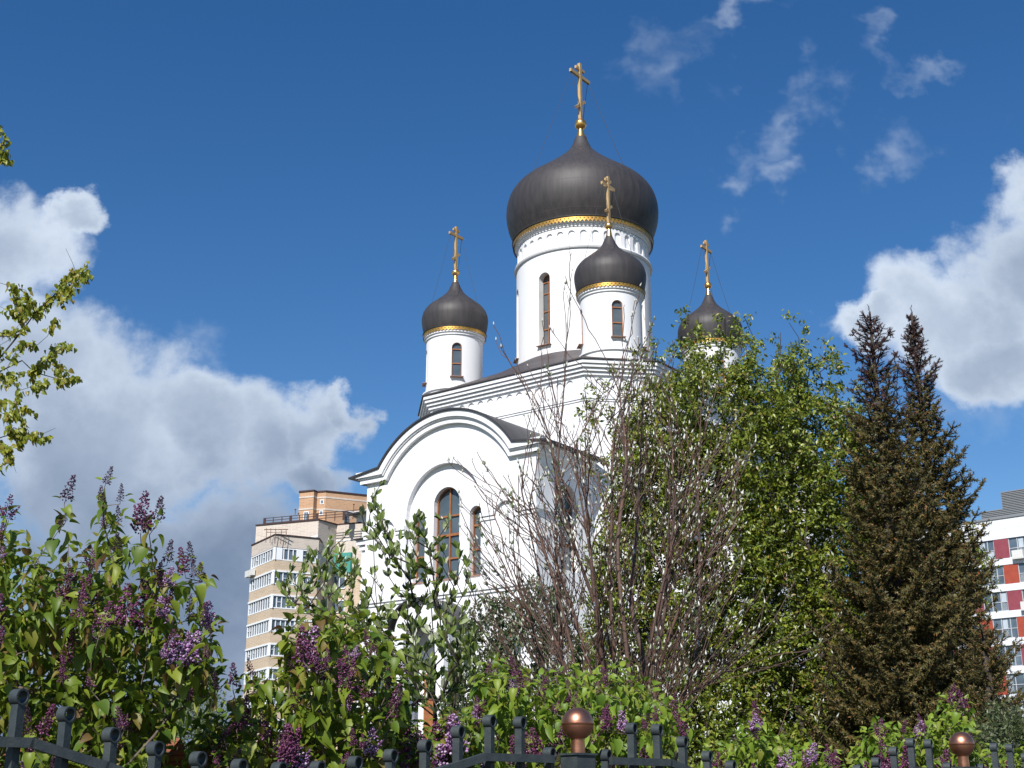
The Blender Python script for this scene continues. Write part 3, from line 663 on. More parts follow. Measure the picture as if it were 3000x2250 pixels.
for z in (zslab - 2.0,): k.beam(((W0 - O3).x + 5.5, (W0 - O3 + dm_ * 5.5).y, z), ((W1 - O3).x, (W1 - O3).y - .03, z + 0.02), .06, .22); k.beam((sp_[2][0], sp_[2][1] - .02, z), (sp_[3][0], sp_[3][1] - .02, z), .06, .12)
k.build('string_course', 'white_panel', tl)
# windows on the receding right part, and the green netting there
for (x0, y0, x1, y1) in ((962, 1690, 1012, 1727), (962, 1762, 1012, 1796), (962, 1832, 1012, 1866)):
    p = W2 + dm_ * solve_along(W2, dm_, x0, 28); q_ = W2 + dm_ * solve_along(W2, dm_, x1, 28); za = zat(x0, y1, p); zb = zat(x0, y0, p)
    p = p - O3; q_ = q_ - O3; o_ = Vector((-.377, -.926, 0)) * -.0
    nrm = Vector((dm_.y, -dm_.x, 0))
    g_ = MB(); a = p + nrm * .03; b = q_ + nrm * .03; g_.add([(a.x, a.y, za), (b.x, b.y, za), (b.x, b.y, zb), (a.x, a.y, zb)], [(0, 1, 2, 3)]); gw = g_.build('window', 'window_glass', tl)
    fm = MB()
    for t in (0, .33, .66, 1): c0 = a.lerp(b, t) + nrm * .03; fm.beam((c0.x, c0.y, za), (c0.x, c0.y, zb), .08, .10, up=tuple(dm_))
    for z in (za, zb): fm.beam((a + nrm * .03).to_tuple()[:2] + (z,), (b + nrm * .03).to_tuple()[:2] + (z,), .10, .12)
    fm.build('window_frame', 'white_frame', gw)
p = W2 + dm_ * solve_along(W2, dm_, 982, 28) - O3; q_ = W2 + dm_ * solve_along(W2, dm_, 1030, 28) - O3; nrm = Vector((dm_.y, -dm_.x, 0))
g_ = MB(); g_.obox((p.x, p.y, 0), (q_ - p).normalized(), nrm, 0, (q_ - p).length, .05, .5, zat(1000, 1682, p + O3), zat(1000, 1624, p + O3)); g_.build('awning', 'teal_net', tl)
for k_, (px_, yy) in enumerate(((887, 1690), (887, 1760), (887, 1829))):   # small windows in the pier
    c0 = P1 + dr * solve_along(P1, dr, px_, 25); za = zat(px_, yy + 33, c0); zb = zat(px_, yy, c0); c0 = c0 - O3; nr = Vector((dr.y, -dr.x, 0))
    g_ = MB(); g_.obox((c0.x, c0.y, 0), dr, nr, 0, .95, .0, .03, za, zb); gw = g_.build('window', 'window_glass', tl)
    fm = MB()
    for t in (0, .95): fm.obox((c0.x, c0.y, 0), dr, nr, t - .05, t + .05, .0, .07, za, zb)
    fm.obox((c0.x, c0.y, 0), dr, nr, -.05, 1.0, .0, .10, za - .1, za); fm.obox((c0.x, c0.y, 0), dr, nr, -.05, 1.0, .0, .068, zb - .003, zb + .08); fm.build('window_frame', 'white_frame', gw)
# roof railing
rl = MB(); a = W0 - O3 + dm_ * .6 + Vector((.3, 1.0, 0)); Lr = solve_along(a + O3, dm_, 1070, zslab + 1); 
for z in (.45, .78, 1.1):
    rl.beam((a.x, a.y, zslab + z), ((a + dm_ * Lr).x, (a + dm_ * Lr).y, zslab + z), .07, .07)
t = 0
while t < Lr:
    c0 = a + dm_ * t; big_ = int(t / 1.25) % 3 == 0; rl.beam((c0.x, c0.y, zslab), (c0.x, c0.y, zslab + 1.15), .08, .34 if big_ else .07, up=tuple(dm_)); t += 1.25
rl.build('roof_railing', 'dark_rail', tl)
# aerial brackets on the bay corner and an air conditioner on the left face
ae = MB(); c0 = P1 - O3
for s_ in (-1.1, -.6, .0, .7, 1.3):
    p = c0 + dr * s_; ae.tube([(p.x, p.y - .15, zbay + .7), (p.x + .1, p.y - .5, zbay + .3), (p.x + .05, p.y - .35, zbay - 1.1)], .035, 4)
ae.beam((c0.x - 1.3, c0.y - .4, zbay + .55), (c0.x + 1.5, c0.y - .3, zbay + .6), .06, .1); ae.beam((c0.x - 1.0, c0.y - .5, zbay + .2), (c0.x + 1.3, c0.y - .4, zbay + .25), .06, .06)
ae.build('aerial_bracket', 'rust', tl)
c0 = P0 - O3 + dl * .1; nl = Vector((dl.y, -dl.x, 0))
ac = MB(); ac.obox((c0.x, c0.y, 0), dl, nl, -.3, .8, .12, .62, zwb[0] - 1.05, zwb[0] - .3); ac.obox((c0.x, c0.y, 0), dl, nl, 1.0, 1.9, .12, .55, zwb[0] - 1.0, zwb[0] - .25)
ac.build('air_conditioner', 'ac_white', tl)
# roof aerials
an = MB()
for px_, py_ in ((864, 1493), (874, 1505), (1035, 1478)):
    p = atY(px_, 1520, 156); top_ = atY(px_, py_, 156); p = p - O3; an.tube([(p.x, p.y, zslab), (p.x, p.y, top_.z)], .05, 5); an.lathe([(.01, top_.z - .12), (.13, top_.z), (.01, top_.z + .14)], 8, (p.x, p.y))
an.build('aerial', 'rust', tl)

# orange brick tower block behind
Q1 = atY(955, 1440, 176.0); Q1.z = 0
to = empty('tower_block', (Q1.x, Q1.y, 0), 'orange brick tower block with pale bands, behind the cream block railing', 'apartment block')
e1 = Vector((.95, -.30, 0)).normalized(); e2 = Vector((.90, .43, 0)).normalized()
zo = zat(956, 1441, Q1)
q0 = Q1 - e1 * (solve_along(Q1, -e1, 930, zo)); q00 = Q1 - e1 * (solve_along(Q1, -e1, 881, zo)) + Vector((0, -.8, 0)); q01 = q0 + Vector((-.35, -.8, 0))
q3 = Q1 + e2 * 13
def body(z0, z1, grow=0):
    pl = [q00, q01, q0, Q1, q3, q3 + Vector((-4, 14, 0)), q00 + Vector((0, 14, 0))]
    return [(p.x - Q1.x + (-grow if i in (0, 6) else 0), p.y - Q1.y - (grow if i < 5 else 0)) for i, p in enumerate(pl)]
k = MB(); k.prism(body(0, 1), 0, zo); k.build('wall', 'brick_orange', to)
for py_ in (1456, 1491): k = MB(); z = zat(956, py_, Q1); k.prism(body(0, 1, .05), z - .14, z + .08); k.build('pale_band', 'brick_cream', to)
k = MB(); k.prism(body(0, 1, .12), zo + .003, zo + .2); k.build('roof_cap', 'dark_rail', to)
for i, (x0, y0, x1, y1) in enumerate(((937, 1466, 944, 1475), (936, 1498, 943, 1507), (890, 1501, 901, 1522), (1006, 1498, 1022, 1518))):
    A_ = (Q1, q0)[0]; dd_ = e1 if x0 < 955 else e2
    base_ = Q1 if x0 > 925 else q01
    tt = solve_along(base_, dd_, x0, 38); t2 = solve_along(base_, dd_, x1, 38); nr = Vector((dd_.y, -dd_.x, 0))
    c0 = base_ + dd_ * tt; za = zat(x0, y1, c0); zb = zat(x0, y0, c0); c0 = c0 - Q1
    g_ = MB(); g_.obox((c0.x, c0.y, 0), dd_, nr, -.1, t2 - tt + .1, .0, .05, za - .1, zb + .1); f_ = g_.build('window_frame', 'white_frame', to)
    g_ = MB(); g_.obox((c0.x, c0.y, 0), dd_, nr, 0, (t2 - tt) * .45, .05, .07, za, zb); g_.obox((c0.x, c0.y, 0), dd_, nr, (t2 - tt) * .55, (t2 - tt), .05, .07, za, zb); g_.build('pane', 'window_glass', f_)
for tt in (2.5, 4.2):
    k = MB(); c0 = atY(1017, 1500, 160) - Q1; k.lathe([(.34, zslab - .2), (.34, zslab + .75), (.46, zslab + .8), (.46, zslab + .9), (.30, zslab + .95), (.30, zslab + 1.12), (.44, zslab + 1.15), (.01, zslab + 1.3)], 16, (c0.x + O3.x * 0, c0.y))
    if tt < 3:
        o = k.build('roof_vent', 'louvre', tl); o.location = (Q1.x - O3.x, Q1.y - O3.y, 0)

# red and white block on the right
G1 = atY(2916, 1640, 146.0); G1.z = 0
dg = Vector((.737, -.676, 0)).normalized(); ng = Vector((dg.y, -dg.x, 0))       # ng points to the viewer
gb = empty('panel_block', (G1.x, G1.y, 0), 'white office-like apartment block with red and wine panels at the right edge', 'apartment block')
def gz(py, px=2925): return zat(px, py, G1 + dg * .3)
tops = [gz(1580.5), gz(1657), gz(1733.5), gz(1811), gz(1892), gz(1975)]; bots = [gz(1638), gz(1713.5), gz(1791), gz(1871), gz(1954), gz(2036)]
step = tops[0] - tops[1]; zroof = gz(1522)
for k_ in range(3): tops.append(tops[-1] - 2.95); bots.append(bots[-1] - 2.95)
k = MB(); k.obox((0, 0, 0), dg, ng, -13, 14, -14, -.30, 0, zroof - .3); k.build('core_wall', 'curtain', gb)
k = MB(); prev = zroof
for t_, b2 in zip(tops, bots): k.obox((0, 0, 0), dg, ng, -13, 14, -.3, 0, t_, prev); prev = b2
k.obox((0, 0, 0), dg, ng, -13, 14, -.3, 0, 0, prev); k.obox((0, 0, 0), dg, -ng, 0 - 13.3, -13, 0, 14, 0, zroof); fw = k.build('facade_wall', 'white_panel', gb)
k = MB()
for t_ in [x * 1.5 - 12 for x in range(17)]:
    k.obox((0, 0, 0), dg, ng, t_ - .012, t_ + .012, .0, .006, tops[0], zroof)
    for t2_, b2 in zip(tops[1:], bots[:-1]): k.obox((0, 0, 0), dg, ng, t_ - .012, t_ + .012, .0, .006, t2_, b2)
k.obox((0, 0, 0), dg, ng, -13, 14, .0, .005, (tops[0] + zroof) / 2 - .02, (tops[0] + zroof) / 2 + .01); k.build('panel_joint', 'joint', fw)
k = MB(); k.obox((0, 0, 0), dg, ng, -13.1, 14, -.5, .12, zroof + .003, zroof + .22); k.build('roof_cap', 'louvre', gb)
for i, (t_, b2) in enumerate(zip(tops, bots)):
    off = .42 * i if i % 2 == 0 else .42 * i + .35
    xs = -13.0; seq = []; x = -.0 + off
    # panels and windows alternate along the storey: panel starts at x
    p0 = x - 6 * 4.35
    while p0 < 14:
        a, b = max(p0, -12.9), min(p0 + 1.62 + .0 * i, 13.9)
        if b > a: 
            g_ = MB(); g_.obox((0, 0, 0), dg, ng, a, b, -.12, -.04, b2 + .003, t_ - .003); g_.build('coloured_panel', 'wine_panel' if i % 2 == 0 else 'red_panel', gb)
        a, b = max(p0 + 1.62, -12.9), min(p0 + 4.35, 13.9)
        if b > a:
            g_ = MB(); g_.obox((0, 0, 0), dg, ng, a, b, -.26, -.20, b2 + .003, t_ - .003); gw = g_.build('window', 'window_glass', gb)
            fm = MB()
            for tt in (a + .04, a + (b - a) * .36, a + (b - a) * .72, b - .04): fm.obox((0, 0, 0), dg, ng, tt - .04, tt + .04, -.20, -.13, b2 + .004, t_ - .004)
            zz = b2 + (t_ - b2) * .47; fm.obox((0, 0, 0), dg, ng, a, b, -.20, -.135, zz - .035, zz + .035); fm.obox((0, 0, 0), dg, ng, a, b, -.20, -.05, b2, b2 + .08)
            fm.build('window_frame', 'joint', gw)
            for c_ in range(2):
                cu = MB(); w0 = a + (b - a) * random.choice((.05, .4, .74)); cu.obox((0, 0, 0), dg, ng, w0, w0 + (b - a) * .2, -.199, -.195, b2 + .1, t_ - random.choice((.1, .1, 1.2))); cu.build('curtain', 'curtain', gw)
        p0 += 4.35
for t_, z in ((2.1, bots[0] - .1), (2.4, bots[2] + .0)):
    k = MB(); k.obox((0, 0, 0), dg, ng, t_, t_ + 1.2, .05, .5, z - .2, z + .75)
    for j in range(9): k.obox((0, 0, 0), dg, ng, t_ + .05 + j * .125, t_ + .09 + j * .125, .5, .53, z - .12, z + .68)
    k.build('air_conditioner', 'ac_white', gb)
k = MB()
for (a, b, h0, h1) in ((-1.9, .65, .25, 1.55), (.65, 13, .25, 3.4)):
    z = zroof + h0
    while z < zroof + h1: k.obox((0, 0, 0), dg, ng, a, b, -2.0, -1.85, z, z + .11); z += .19
    k.obox((0, 0, 0), dg, ng, a + .05, b - .05, -2.3, -2.02, zroof, zroof + h1 - .05)
k.build('roof_louvre', 'louvre', gb)

# low brick outbuilding glimpsed under the lilac at lower left
hb = atY(130, 2200, 26.0); hb.z = 0
hs_ = empty('outbuilding', (hb.x, hb.y, 0), 'low outbuilding with an orange tiled roof behind the left lilac', 'outbuilding')
k = MB(); k.box(-1.7, 1.7, 0, 5, 0, 2.1); k.build('wall', 'brick_orange', hs_)
k = MB(); k.add([(-1.95, -.4, 2.0), (1.95, -.4, 2.0), (1.95, 2.5, 3.05), (-1.95, 2.5, 3.05), (1.95, 5.4, 2.0), (-1.95, 5.4, 2.0), (-1.95, -.4, 1.9), (1.95, -.4, 1.9)], [(0, 1, 2, 3), (3, 2, 4, 5), (6, 7, 1, 0)]); k.build('roof', 'tile_orange', hs_)

# ------------------------------------------------------------------ street fence
def fp(t, z, off=0): p = FO + fd * t + fn * off; return Vector((p.x, p.y, z))
pitch_b = 3.402
def ring_bar(mb, t, ztop, zlow):
    """flat bar whose top is rolled into an open ring; the ring axis lies across the bar towards the viewer's right"""
    ro, ri, w = .031, .0235, .046
    ax = (fd * .35 - fn * .94).normalized(); sx = Vector((ax.y, -ax.x, 0)) * -1
    c = fp(t, ztop); n = 18; vs = []
    for s_ in (-w / 2, w / 2):
        for r_ in (ro, ri):
            for k_ in range(n): a = 2 * math.pi * k_ / n; vs.append(c + ax * s_ + sx * (r_ * math.cos(a)) + Vector((0, 0, r_ * math.sin(a))))
    fs = []
    for k_ in range(n):
        j = (k_ + 1) % n; fs += [(k_, j, n + j, n + k_), (2 * n + k_, 3 * n + k_, 3 * n + j, 2 * n + j), (k_, 2 * n + k_, 2 * n + j, j), (n + k_, n + j, 3 * n + j, 3 * n + k_)]
    mb.add(vs, fs)
    a = fp(t, zlow); b = fp(t, ztop - ro * .9); mb.beam(a, b, .034, .038, up=tuple(ax))
prof_b = [1.872, 2.012, 2.012, 1.955, 1.885, 1.838, 1.803, 1.778, 1.770, 1.778, 1.803, 1.838, 1.885, 1.955, 2.012, 2.012, 1.872]
railp = [(.20, 1.845), (.62, 1.845), (.92, 1.765), (1.35, 1.63), (1.701, 1.60), (2.05, 1.63), (2.48, 1.765), (2.78, 1.845), (3.20, 1.845)]
def section(k0, lab):
    root = empty('fence_section', fp(k0 * pitch_b, 0), lab, 'fence', 'fence sections between the copper balls')
    off = Vector(root.location)
    for j, zt in enumerate(prof_b):
        mb = MB(); t = k0 * pitch_b + .19 + j * (pitch_b - .38) / 16; ring_bar(mb, t, zt, .25 if j not in (0, 16) else .1)
        mb.v = [tuple(Vector(v) - off) for v in mb.v]; mb.build('ringed_bar', 'fence_paint', root, True, 35)
    mb = MB()
    for (a, za), (b, zb) in zip(railp[:-1], railp[1:]):
        p = fp(k0 * pitch_b + a, za, -.034) - off; q_ = fp(k0 * pitch_b + b, zb, -.034) - off
        e_ = (q_ - p).normalized() * .006; mb.beam(p - e_, q_ + e_, .030, .037)
    mb.build('curved_rail', 'fence_paint', root, True, 35)
    mb = MB(); mb.beam(fp(k0 * pitch_b + .15, .35, -.034) - off, fp(k0 * pitch_b + pitch_b - .15, .35, -.034) - off, .03, .045); mb.build('lower_rail', 'fence_paint', root)
section(-1, 'dark metal fence section dipping between raised ends, left of the near copper ball')
section(0, 'dark metal fence section between the two copper balls')
section(1, 'short visible end of dark fence right of the far copper ball')
def pillar(k0, lab):
    root = empty('fence_post', fp(k0 * pitch_b, 0), lab, 'fence post', 'fence posts topped with copper balls')
    mb = MB(); o = (0, 0, 0); mb.obox(o, fd, fn, -.062, .062, -.062, .062, 0, 1.868); mb.build('post', 'fence_paint', root)
    mb = MB(); mb.obox(o, fd, fn, -.070, .070, -.070, .070, 1.868, 1.878); mb.build('cap', 'fence_paint', root)
    mb = MB(); r = .081; zc_ = 2.022
    pr = [(.036, 1.879), (.037, 1.90), (.034, 1.94)] + [(r * math.cos(a), zc_ + r * math.sin(a)) for a in [R(-64 + 4 * i) for i in range(16)]] + [(r + .0022, zc_ - .003), (r + .0022, zc_ + .003)] + [(r * math.cos(a), zc_ + r * math.sin(a)) for a in [R(3 + 5.8 * i) for i in range(15)]] + [(.0005, zc_ + r)]
    mb.lathe(pr, 48); mb.build('ball', 'copper', root, True, 50)
pillar(0, 'near fence post topped with the larger copper ball'); pillar(1, 'far fence post at lower right topped with the smaller copper ball')

# ------------------------------------------------------------------ vegetation helpers
def mesh_np(name, V_, F_, m, parent, smooth=True):
    """V_ (n,3) verts, F_ (m,k) faces"""
    me = bpy.data.meshes.new(name); n, k = F_.shape
    me.vertices.add(len(V_)); me.vertices.foreach_set('co', V_.astype(np.float32).ravel())
    me.loops.add(n * k); me.loops.foreach_set('vertex_index', F_.astype(np.int32).ravel())
    me.polygons.add(n); me.polygons.foreach_set('loop_start', np.arange(0, n * k, k, dtype=np.int32)); me.polygons.foreach_set('loop_total', np.full(n, k, dtype=np.int32))
    if smooth: me.polygons.foreach_set('use_smooth', np.ones(n, dtype=bool))
    me.update(calc_edges=True); me.materials.append(MAT[m])
    o = bpy.data.objects.new(name, me); COL.objects.link(o)
    if parent: o.parent = parent
    return o
def unit(a): return a / np.maximum(np.linalg.norm(a, axis=-1, keepdims=True), 1e-9)
def place(T, Fc, pos, d, nrm, size, wid=None):
    """instances of template T (length along y, width x, lift z)"""
    d = unit(d); sd = unit(np.cross(d, nrm)); nn_ = np.cross(sd, d)
    w = size if wid is None else wid
    V_ = pos[:, None, :] + T[None, :, 0:1] * (sd * w[:, None])[:, None, :] + T[None, :, 1:2] * (d * size[:, None])[:, None, :] + T[None, :, 2:3] * (nn_ * size[:, None])[:, None, :]
    F2 = Fc[None] + (np.arange(len(pos)) * len(T))[:, None, None]
    return V_.reshape(-1, 3), F2.reshape(-1, Fc.shape[1])
def leaf_template(ws, ts, fold, droop, curl=0):
    v = []; f = []
    for w, t in zip(ws, ts):
        z = -droop * t * t
        v += [(-w, t, z + fold * w), (0, t, z), (w, t, z + fold * w + curl * w)]
    for i in range(len(ts) - 1):
        a = 3 * i; f += [(a, a + 1, a + 4, a + 3), (a + 1, a + 2, a + 5, a + 4)]
    return np.array(v, float), np.array(f)
HEART = leaf_template([.05, .27, .40, .37, .25, .11, .0], [0, .05, .22, .45, .68, .87, 1.0], .42, .30)
HEART2 = leaf_template([.05, .26, .38, .34, .22, .09, .0], [0, .05, .22, .45, .68, .87, 1.0], .75, .62, -.25)
OVAL = leaf_template([.03, .15, .21, .16, .01], [0, .25, .5, .78, 1.0], .35, .10)
SLIM = leaf_template([.04, .26, .02], [0, .42, 1.0], .3, .15)
BUDT = (np.array([(0, 0, 0), (.16, .35, 0), (0, .35, .16), (-.16, .35, 0), (0, .35, -.16), (0, 1, 0)], float), np.array([(0, 1, 2), (0, 2, 3), (0, 3, 4), (0, 4, 1), (5, 2, 1), (5, 3, 2), (5, 4, 3), (5, 1, 4)]))
OCT = (np.array([(0, -.5, 0), (.42, 0, 0), (0, 0, .42), (-.42, 0, 0), (0, 0, -.42), (0, .5, 0)], float), BUDT[1])
def rdir(n): return unit(rng.normal(size=(n, 3)))
def inside(px, py, poly):
    c = np.zeros(len(px), bool); n = len(poly)
    for i in range(n):
        x0, y0 = poly[i]; x1, y1 = poly[(i + 1) % n]
        if y0 == y1: continue
        k = ((y0 > py) != (y1 > py)) & (px < (x1 - x0) * (py - y0) / (y1 - y0) + x0); c ^= k
    return c
def crown_points(poly, Y, thick, n, power=1.0):
    """random points in the volume whose outline, seen from the street at distance Y, is poly; thick = half depth in metres"""
    xs = [p[0] for p in poly]; ys = [p[1] for p in poly]; out_ = []
    cx_ = (min(xs) + max(xs)) / 2; hx_ = (max(xs) - min(xs)) / 2
    while len(out_) < n:
        px = rng.uniform(min(xs), max(xs), 4 * n); py = rng.uniform(min(ys), max(ys), 4 * n) 
        k = inside(px, py, poly); px, py = px[k], py[k]
        for a, b in zip(px, py):
            t = min(1, abs(a - cx_) / hx_); th = thick * math.sqrt(max(.08, 1 - t * t))
            out_.append(tuple(atY(a, b, Y + rng.uniform(-th, th))))
            if len(out_) >= n: break
    return np.array(out_)
def grow(roots, tips, seg=.25, rise=.5, twig=.004, expo=2.35, jit=.02, maxr=None, steep=.35, bend=.3):
    """branch skeleton reaching every tip; returns nodes, parent index, radius"""
    nodes = []; par = []
    for r_ in roots:
        pts = [np.array(p, float) for p in r_]
        for i, p in enumerate(pts): nodes.append(p); par.append(-1 if i == 0 else len(nodes) - 2)
    base = nodes[0]
    order = np.argsort(np.linalg.norm(tips - base, axis=1)); tipid = np.zeros(len(tips), int)
    for k in order:
        t = tips[k]; A_ = np.array(nodes); dv = t - A_; dist = np.linalg.norm(dv, axis=1)
        cost = dist + rise * np.maximum(0, steep * dist - dv[:, 2]) ; j = int(np.argmin(cost)); L_ = dist[j]
        m_ = max(1, int(L_ / seg)); p0 = A_[j]; pj = par[j]
        t0 = unit(p0 - A_[pj]) if pj >= 0 else np.array([0, 0, 1.0])
        prev = j; c = p0 + (t - p0) * (.45 - bend) + t0 * L_ * bend + np.array([0, 0, .06 * L_])
        for i in range(1, m_ + 1):
            s_ = i / m_; p = (1 - s_) ** 2 * p0 + 2 * s_ * (1 - s_) * c + s_ * s_ * t
            if i < m_: p = p + rng.normal(size=3) * jit * seg * 4
            nodes.append(p); par.append(prev); prev = len(nodes) - 1
        tipid[k] = prev
    n = len(nodes); rad = np.zeros(n); ch = [[] for _ in range(n)]
    for i, p in enumerate(par):
        if p >= 0: ch[p].append(i)
    for i in range(n - 1, -1, -1):
        rad[i] = twig if not ch[i] else (sum(rad[c] ** expo for c in ch[i]) + (twig * .35) ** expo) ** (1 / expo)
    if maxr: rad = np.minimum(rad, maxr)
    return np.array(nodes), par, rad, tipid, ch
def grow_long(stems, tips, twig=.0040, expo=2.25, maxr=.06, want=.9, nlev=3, jit=.008):
    """long straight shoots leaving the stems at a narrow angle"""
    nodes = []; par = []; dirs = []; lev = []
    def addpath(pts, start):
        prev = start
        for i, p in enumerate(pts):
            d = unit(pts[min(i + 1, len(pts) - 1)] - pts[max(i - 1, 0)]) if len(pts) > 1 else np.array([0, 0, 1.0])
            nodes.append(p); par.append(prev); dirs.append(d); prev = len(nodes) - 1
        return prev
    for st in stems:
        P0_ = np.array([np.array(p, float) for p in st]); out_ = []
        for i in range(len(P0_) - 1):
            a, b = P0_[i], P0_[i + 1]; m0 = unit(P0_[min(i + 1, len(P0_) - 1)] - P0_[max(i - 1, 0)]); m1 = unit(P0_[min(i + 2, len(P0_) - 1)] - a); Ls = np.linalg.norm(b - a); k_ = max(2, int(Ls / .14))
            for j in range(k_):
                t = j / k_; h = (2 * t ** 3 - 3 * t * t + 1) * a + (t ** 3 - 2 * t * t + t) * Ls * m0 + (-2 * t ** 3 + 3 * t * t) * b + (t ** 3 - t * t) * Ls * m1; out_.append(h)
        out_.append(P0_[-1]); n0 = len(nodes); addpath(np.array(out_), -1); lev += [0] * (len(nodes) - n0)
    tid = np.zeros(len(tips), int)
    for k in range(len(tips)):
        t = tips[k]; A_ = np.array(nodes); D_ = np.array(dirs); LV = np.array(lev); dv = t - A_; dist = np.linalg.norm(dv, axis=1) + 1e-6; u = dv / dist[:, None]
        ca = (u * D_).sum(1); w_ = want * (.55 if k > len(tips) * .45 else 1.0) * (.5 if k > len(tips) * .75 else 1.0)
        cost = abs(dist - w_) + 3.2 * np.maximum(0, .87 - ca) + 2.0 * np.maximum(0, .35 - u[:, 2]) + .25 * LV + (LV >= nlev) * 50 + rng.random(len(A_)) * .35 + (A_[:, 2] < 1.0) * 3
        j = int(np.argmin(cost)); p0 = A_[j]; L_ = dist[j]; sd_ = unit(D_[j] * .35 + u[j] * .9 + unit(np.cross(D_[j], rdir(1)[0])) * .08); m_ = max(3, int(L_ / .10)); ed = unit(u[j] + np.array([0, 0, .35]))
        pts = []
        for i in range(1, m_ + 1):
            x = i / m_; h = (2 * x ** 3 - 3 * x * x + 1) * p0 + (x ** 3 - 2 * x * x + x) * L_ * sd_ + (-2 * x ** 3 + 3 * x * x) * t + (x ** 3 - x * x) * L_ * ed; pts.append(h + (rng.normal(size=3) * jit if i < m_ else 0))
        n0 = len(nodes); tid[k] = addpath(np.array(pts), j); lev += [lev[j] + 1] * (len(nodes) - n0)
    n = len(nodes); rad = np.zeros(n); ch = [[] for _ in range(n)]
    for i, p in enumerate(par):
        if p >= 0: ch[p].append(i)
    for i in range(n - 1, -1, -1): rad[i] = twig if not ch[i] else (sum(rad[c] ** expo for c in ch[i]) + (twig * .30) ** expo) ** (1 / expo)
    return np.array(nodes), par, np.minimum(rad * .86, maxr), tid, ch
def branch_mesh(name, sk, m, parent, sides=5, thin=3):
    nodes, par, rad, _, ch = sk; V_ = []; F_ = []
    done = set()
    # chains: follow the thickest child
    starts = [i for i, p in enumerate(par) if p < 0]; stack = [(s_, None) for s_ in starts]; chains = []
    while stack:
        s_, pr = stack.pop(); chain = ([pr] if pr is not None else []) + [s_]; cur = s_
        while ch[cur]:
            c = max(ch[cur], key=lambda q_: rad[q_])
            for o in ch[cur]:
                if o != c: stack.append((o, cur))
            chain.append(c); cur = c
        chains.append((chain, pr is not None))
    for chain, att in chains:
        if len(chain) < 2: continue
        P_ = nodes[chain]; r_ = rad[chain].copy()
        if att: r_[0] = r_[1]
        ns = sides if r_.max() > .012 else thin
        ref = np.array([1.0, .13, .2]); d = unit(np.gradient(P_, axis=0)); a = unit(np.cross(d, ref)); b = np.cross(d, a); o = len(V_) and sum(len(x) for x in V_)
        ang = 2 * np.pi * np.arange(ns) / ns
        ring = P_[:, None, :] + (a[:, None, :] * np.cos(ang)[None, :, None] + b[:, None, :] * np.sin(ang)[None, :, None]) * r_[:, None, None]
        V_.append(ring.reshape(-1, 3)); i = np.arange(len(chain) - 1)[:, None]; k = np.arange(ns)[None, :]; k2 = (k + 1) % ns
        F_.append(np.stack([i * ns + k, i * ns + k2, (i + 1) * ns + k2, (i + 1) * ns + k], -1).reshape(-1, 4) + o)
    return mesh_np(name, np.vstack(V_), np.vstack(F_), m, parent)
def plant(name, base, label, cat, group=None):
    e_ = empty(name, base, label, cat, group); return e_
def rel(e_, P_): return P_ - np.array(e_.location)
def merge(parts):
    V_ = []; F_ = []; o = 0
    for v, f in parts: V_.append(v); F_.append(f + o); o += len(v)
    return np.vstack(V_), np.vstack(F_)

# ------------------------------------------------------------------ lilacs
def panicle_mesh(nm, m, n, fat, lobes):
    t = rng.random(n) ** .85; ang = rng.uniform(0, 2 * np.pi, n); r = (.16 * (1 - t) ** .75 + .035) * fat * (1 + .35 * np.sin(t * 42)) * np.sqrt(rng.uniform(.45, 1, n))
    P_ = np.stack([r * np.cos(ang), r * np.sin(ang), .12 + .88 * t], -1)
    if lobes:
        for a0 in (0.6, 3.7):
            k = rng.random(n) < .26; tt = t[k] ; q_ = np.stack([(.10 + .30 * tt) * math.cos(a0), (.10 + .30 * tt) * math.sin(a0), .10 + .48 * tt], -1)
            P_[k] = q_ + rng.normal(size=(k.sum(), 3)) * (.055 * (1.1 - tt))[:, None] * fat
    out_ = unit(P_ * np.array([1, 1, 0]) + np.array([0, 0, .06])); sz = rng.uniform(.045, .085, n) * (1.15 - .45 * t) * fat
    v, f = place(OCT[0], OCT[1], P_, out_, rdir(n), sz, sz * rng.uniform(.7, 1.1, n))
    sv_ = np.array([(-.012, 0, 0), (.012, 0, 0), (0, .012, 0), (0, 0, .95)]); sf = np.array([(0, 1, 3), (1, 2, 3), (2, 0, 3)])
    v, f = merge([(v, f), (sv_, sf)])
    o = mesh_np(nm, v, f, m, None, False); me = o.data; bpy.data.objects.remove(o); return me
PAN = {'bud': [panicle_mesh('flower_cluster', 'lilac_bud', 210, 1.0, False), panicle_mesh('flower_cluster', 'lilac_bud', 190, .9, False)],
       'mid': [panicle_mesh('flower_cluster', 'lilac_flower', 230, 1.05, False), panicle_mesh('flower_cluster', 'lilac_flower', 290, 1.1, True)],
       'open': [panicle_mesh('flower_cluster', 'lilac_flower_open', 320, 1.4, True)]}
def more(fl, poly, n):
    x = [p[0] for p in poly]; y = [p[1] for p in poly]; o = []
    while len(o) < n:
        a, b = rng.uniform(min(x), max(x)), rng.uniform(min(y) + 120, 2240)
        if inside(np.array([a]), np.array([b]), poly)[0]: o.append((a, b, rng.uniform(45, 100), str(rng.choice(['mid', 'mid', 'mid', 'mid', 'mid', 'bud', 'open']))))
    return fl + o
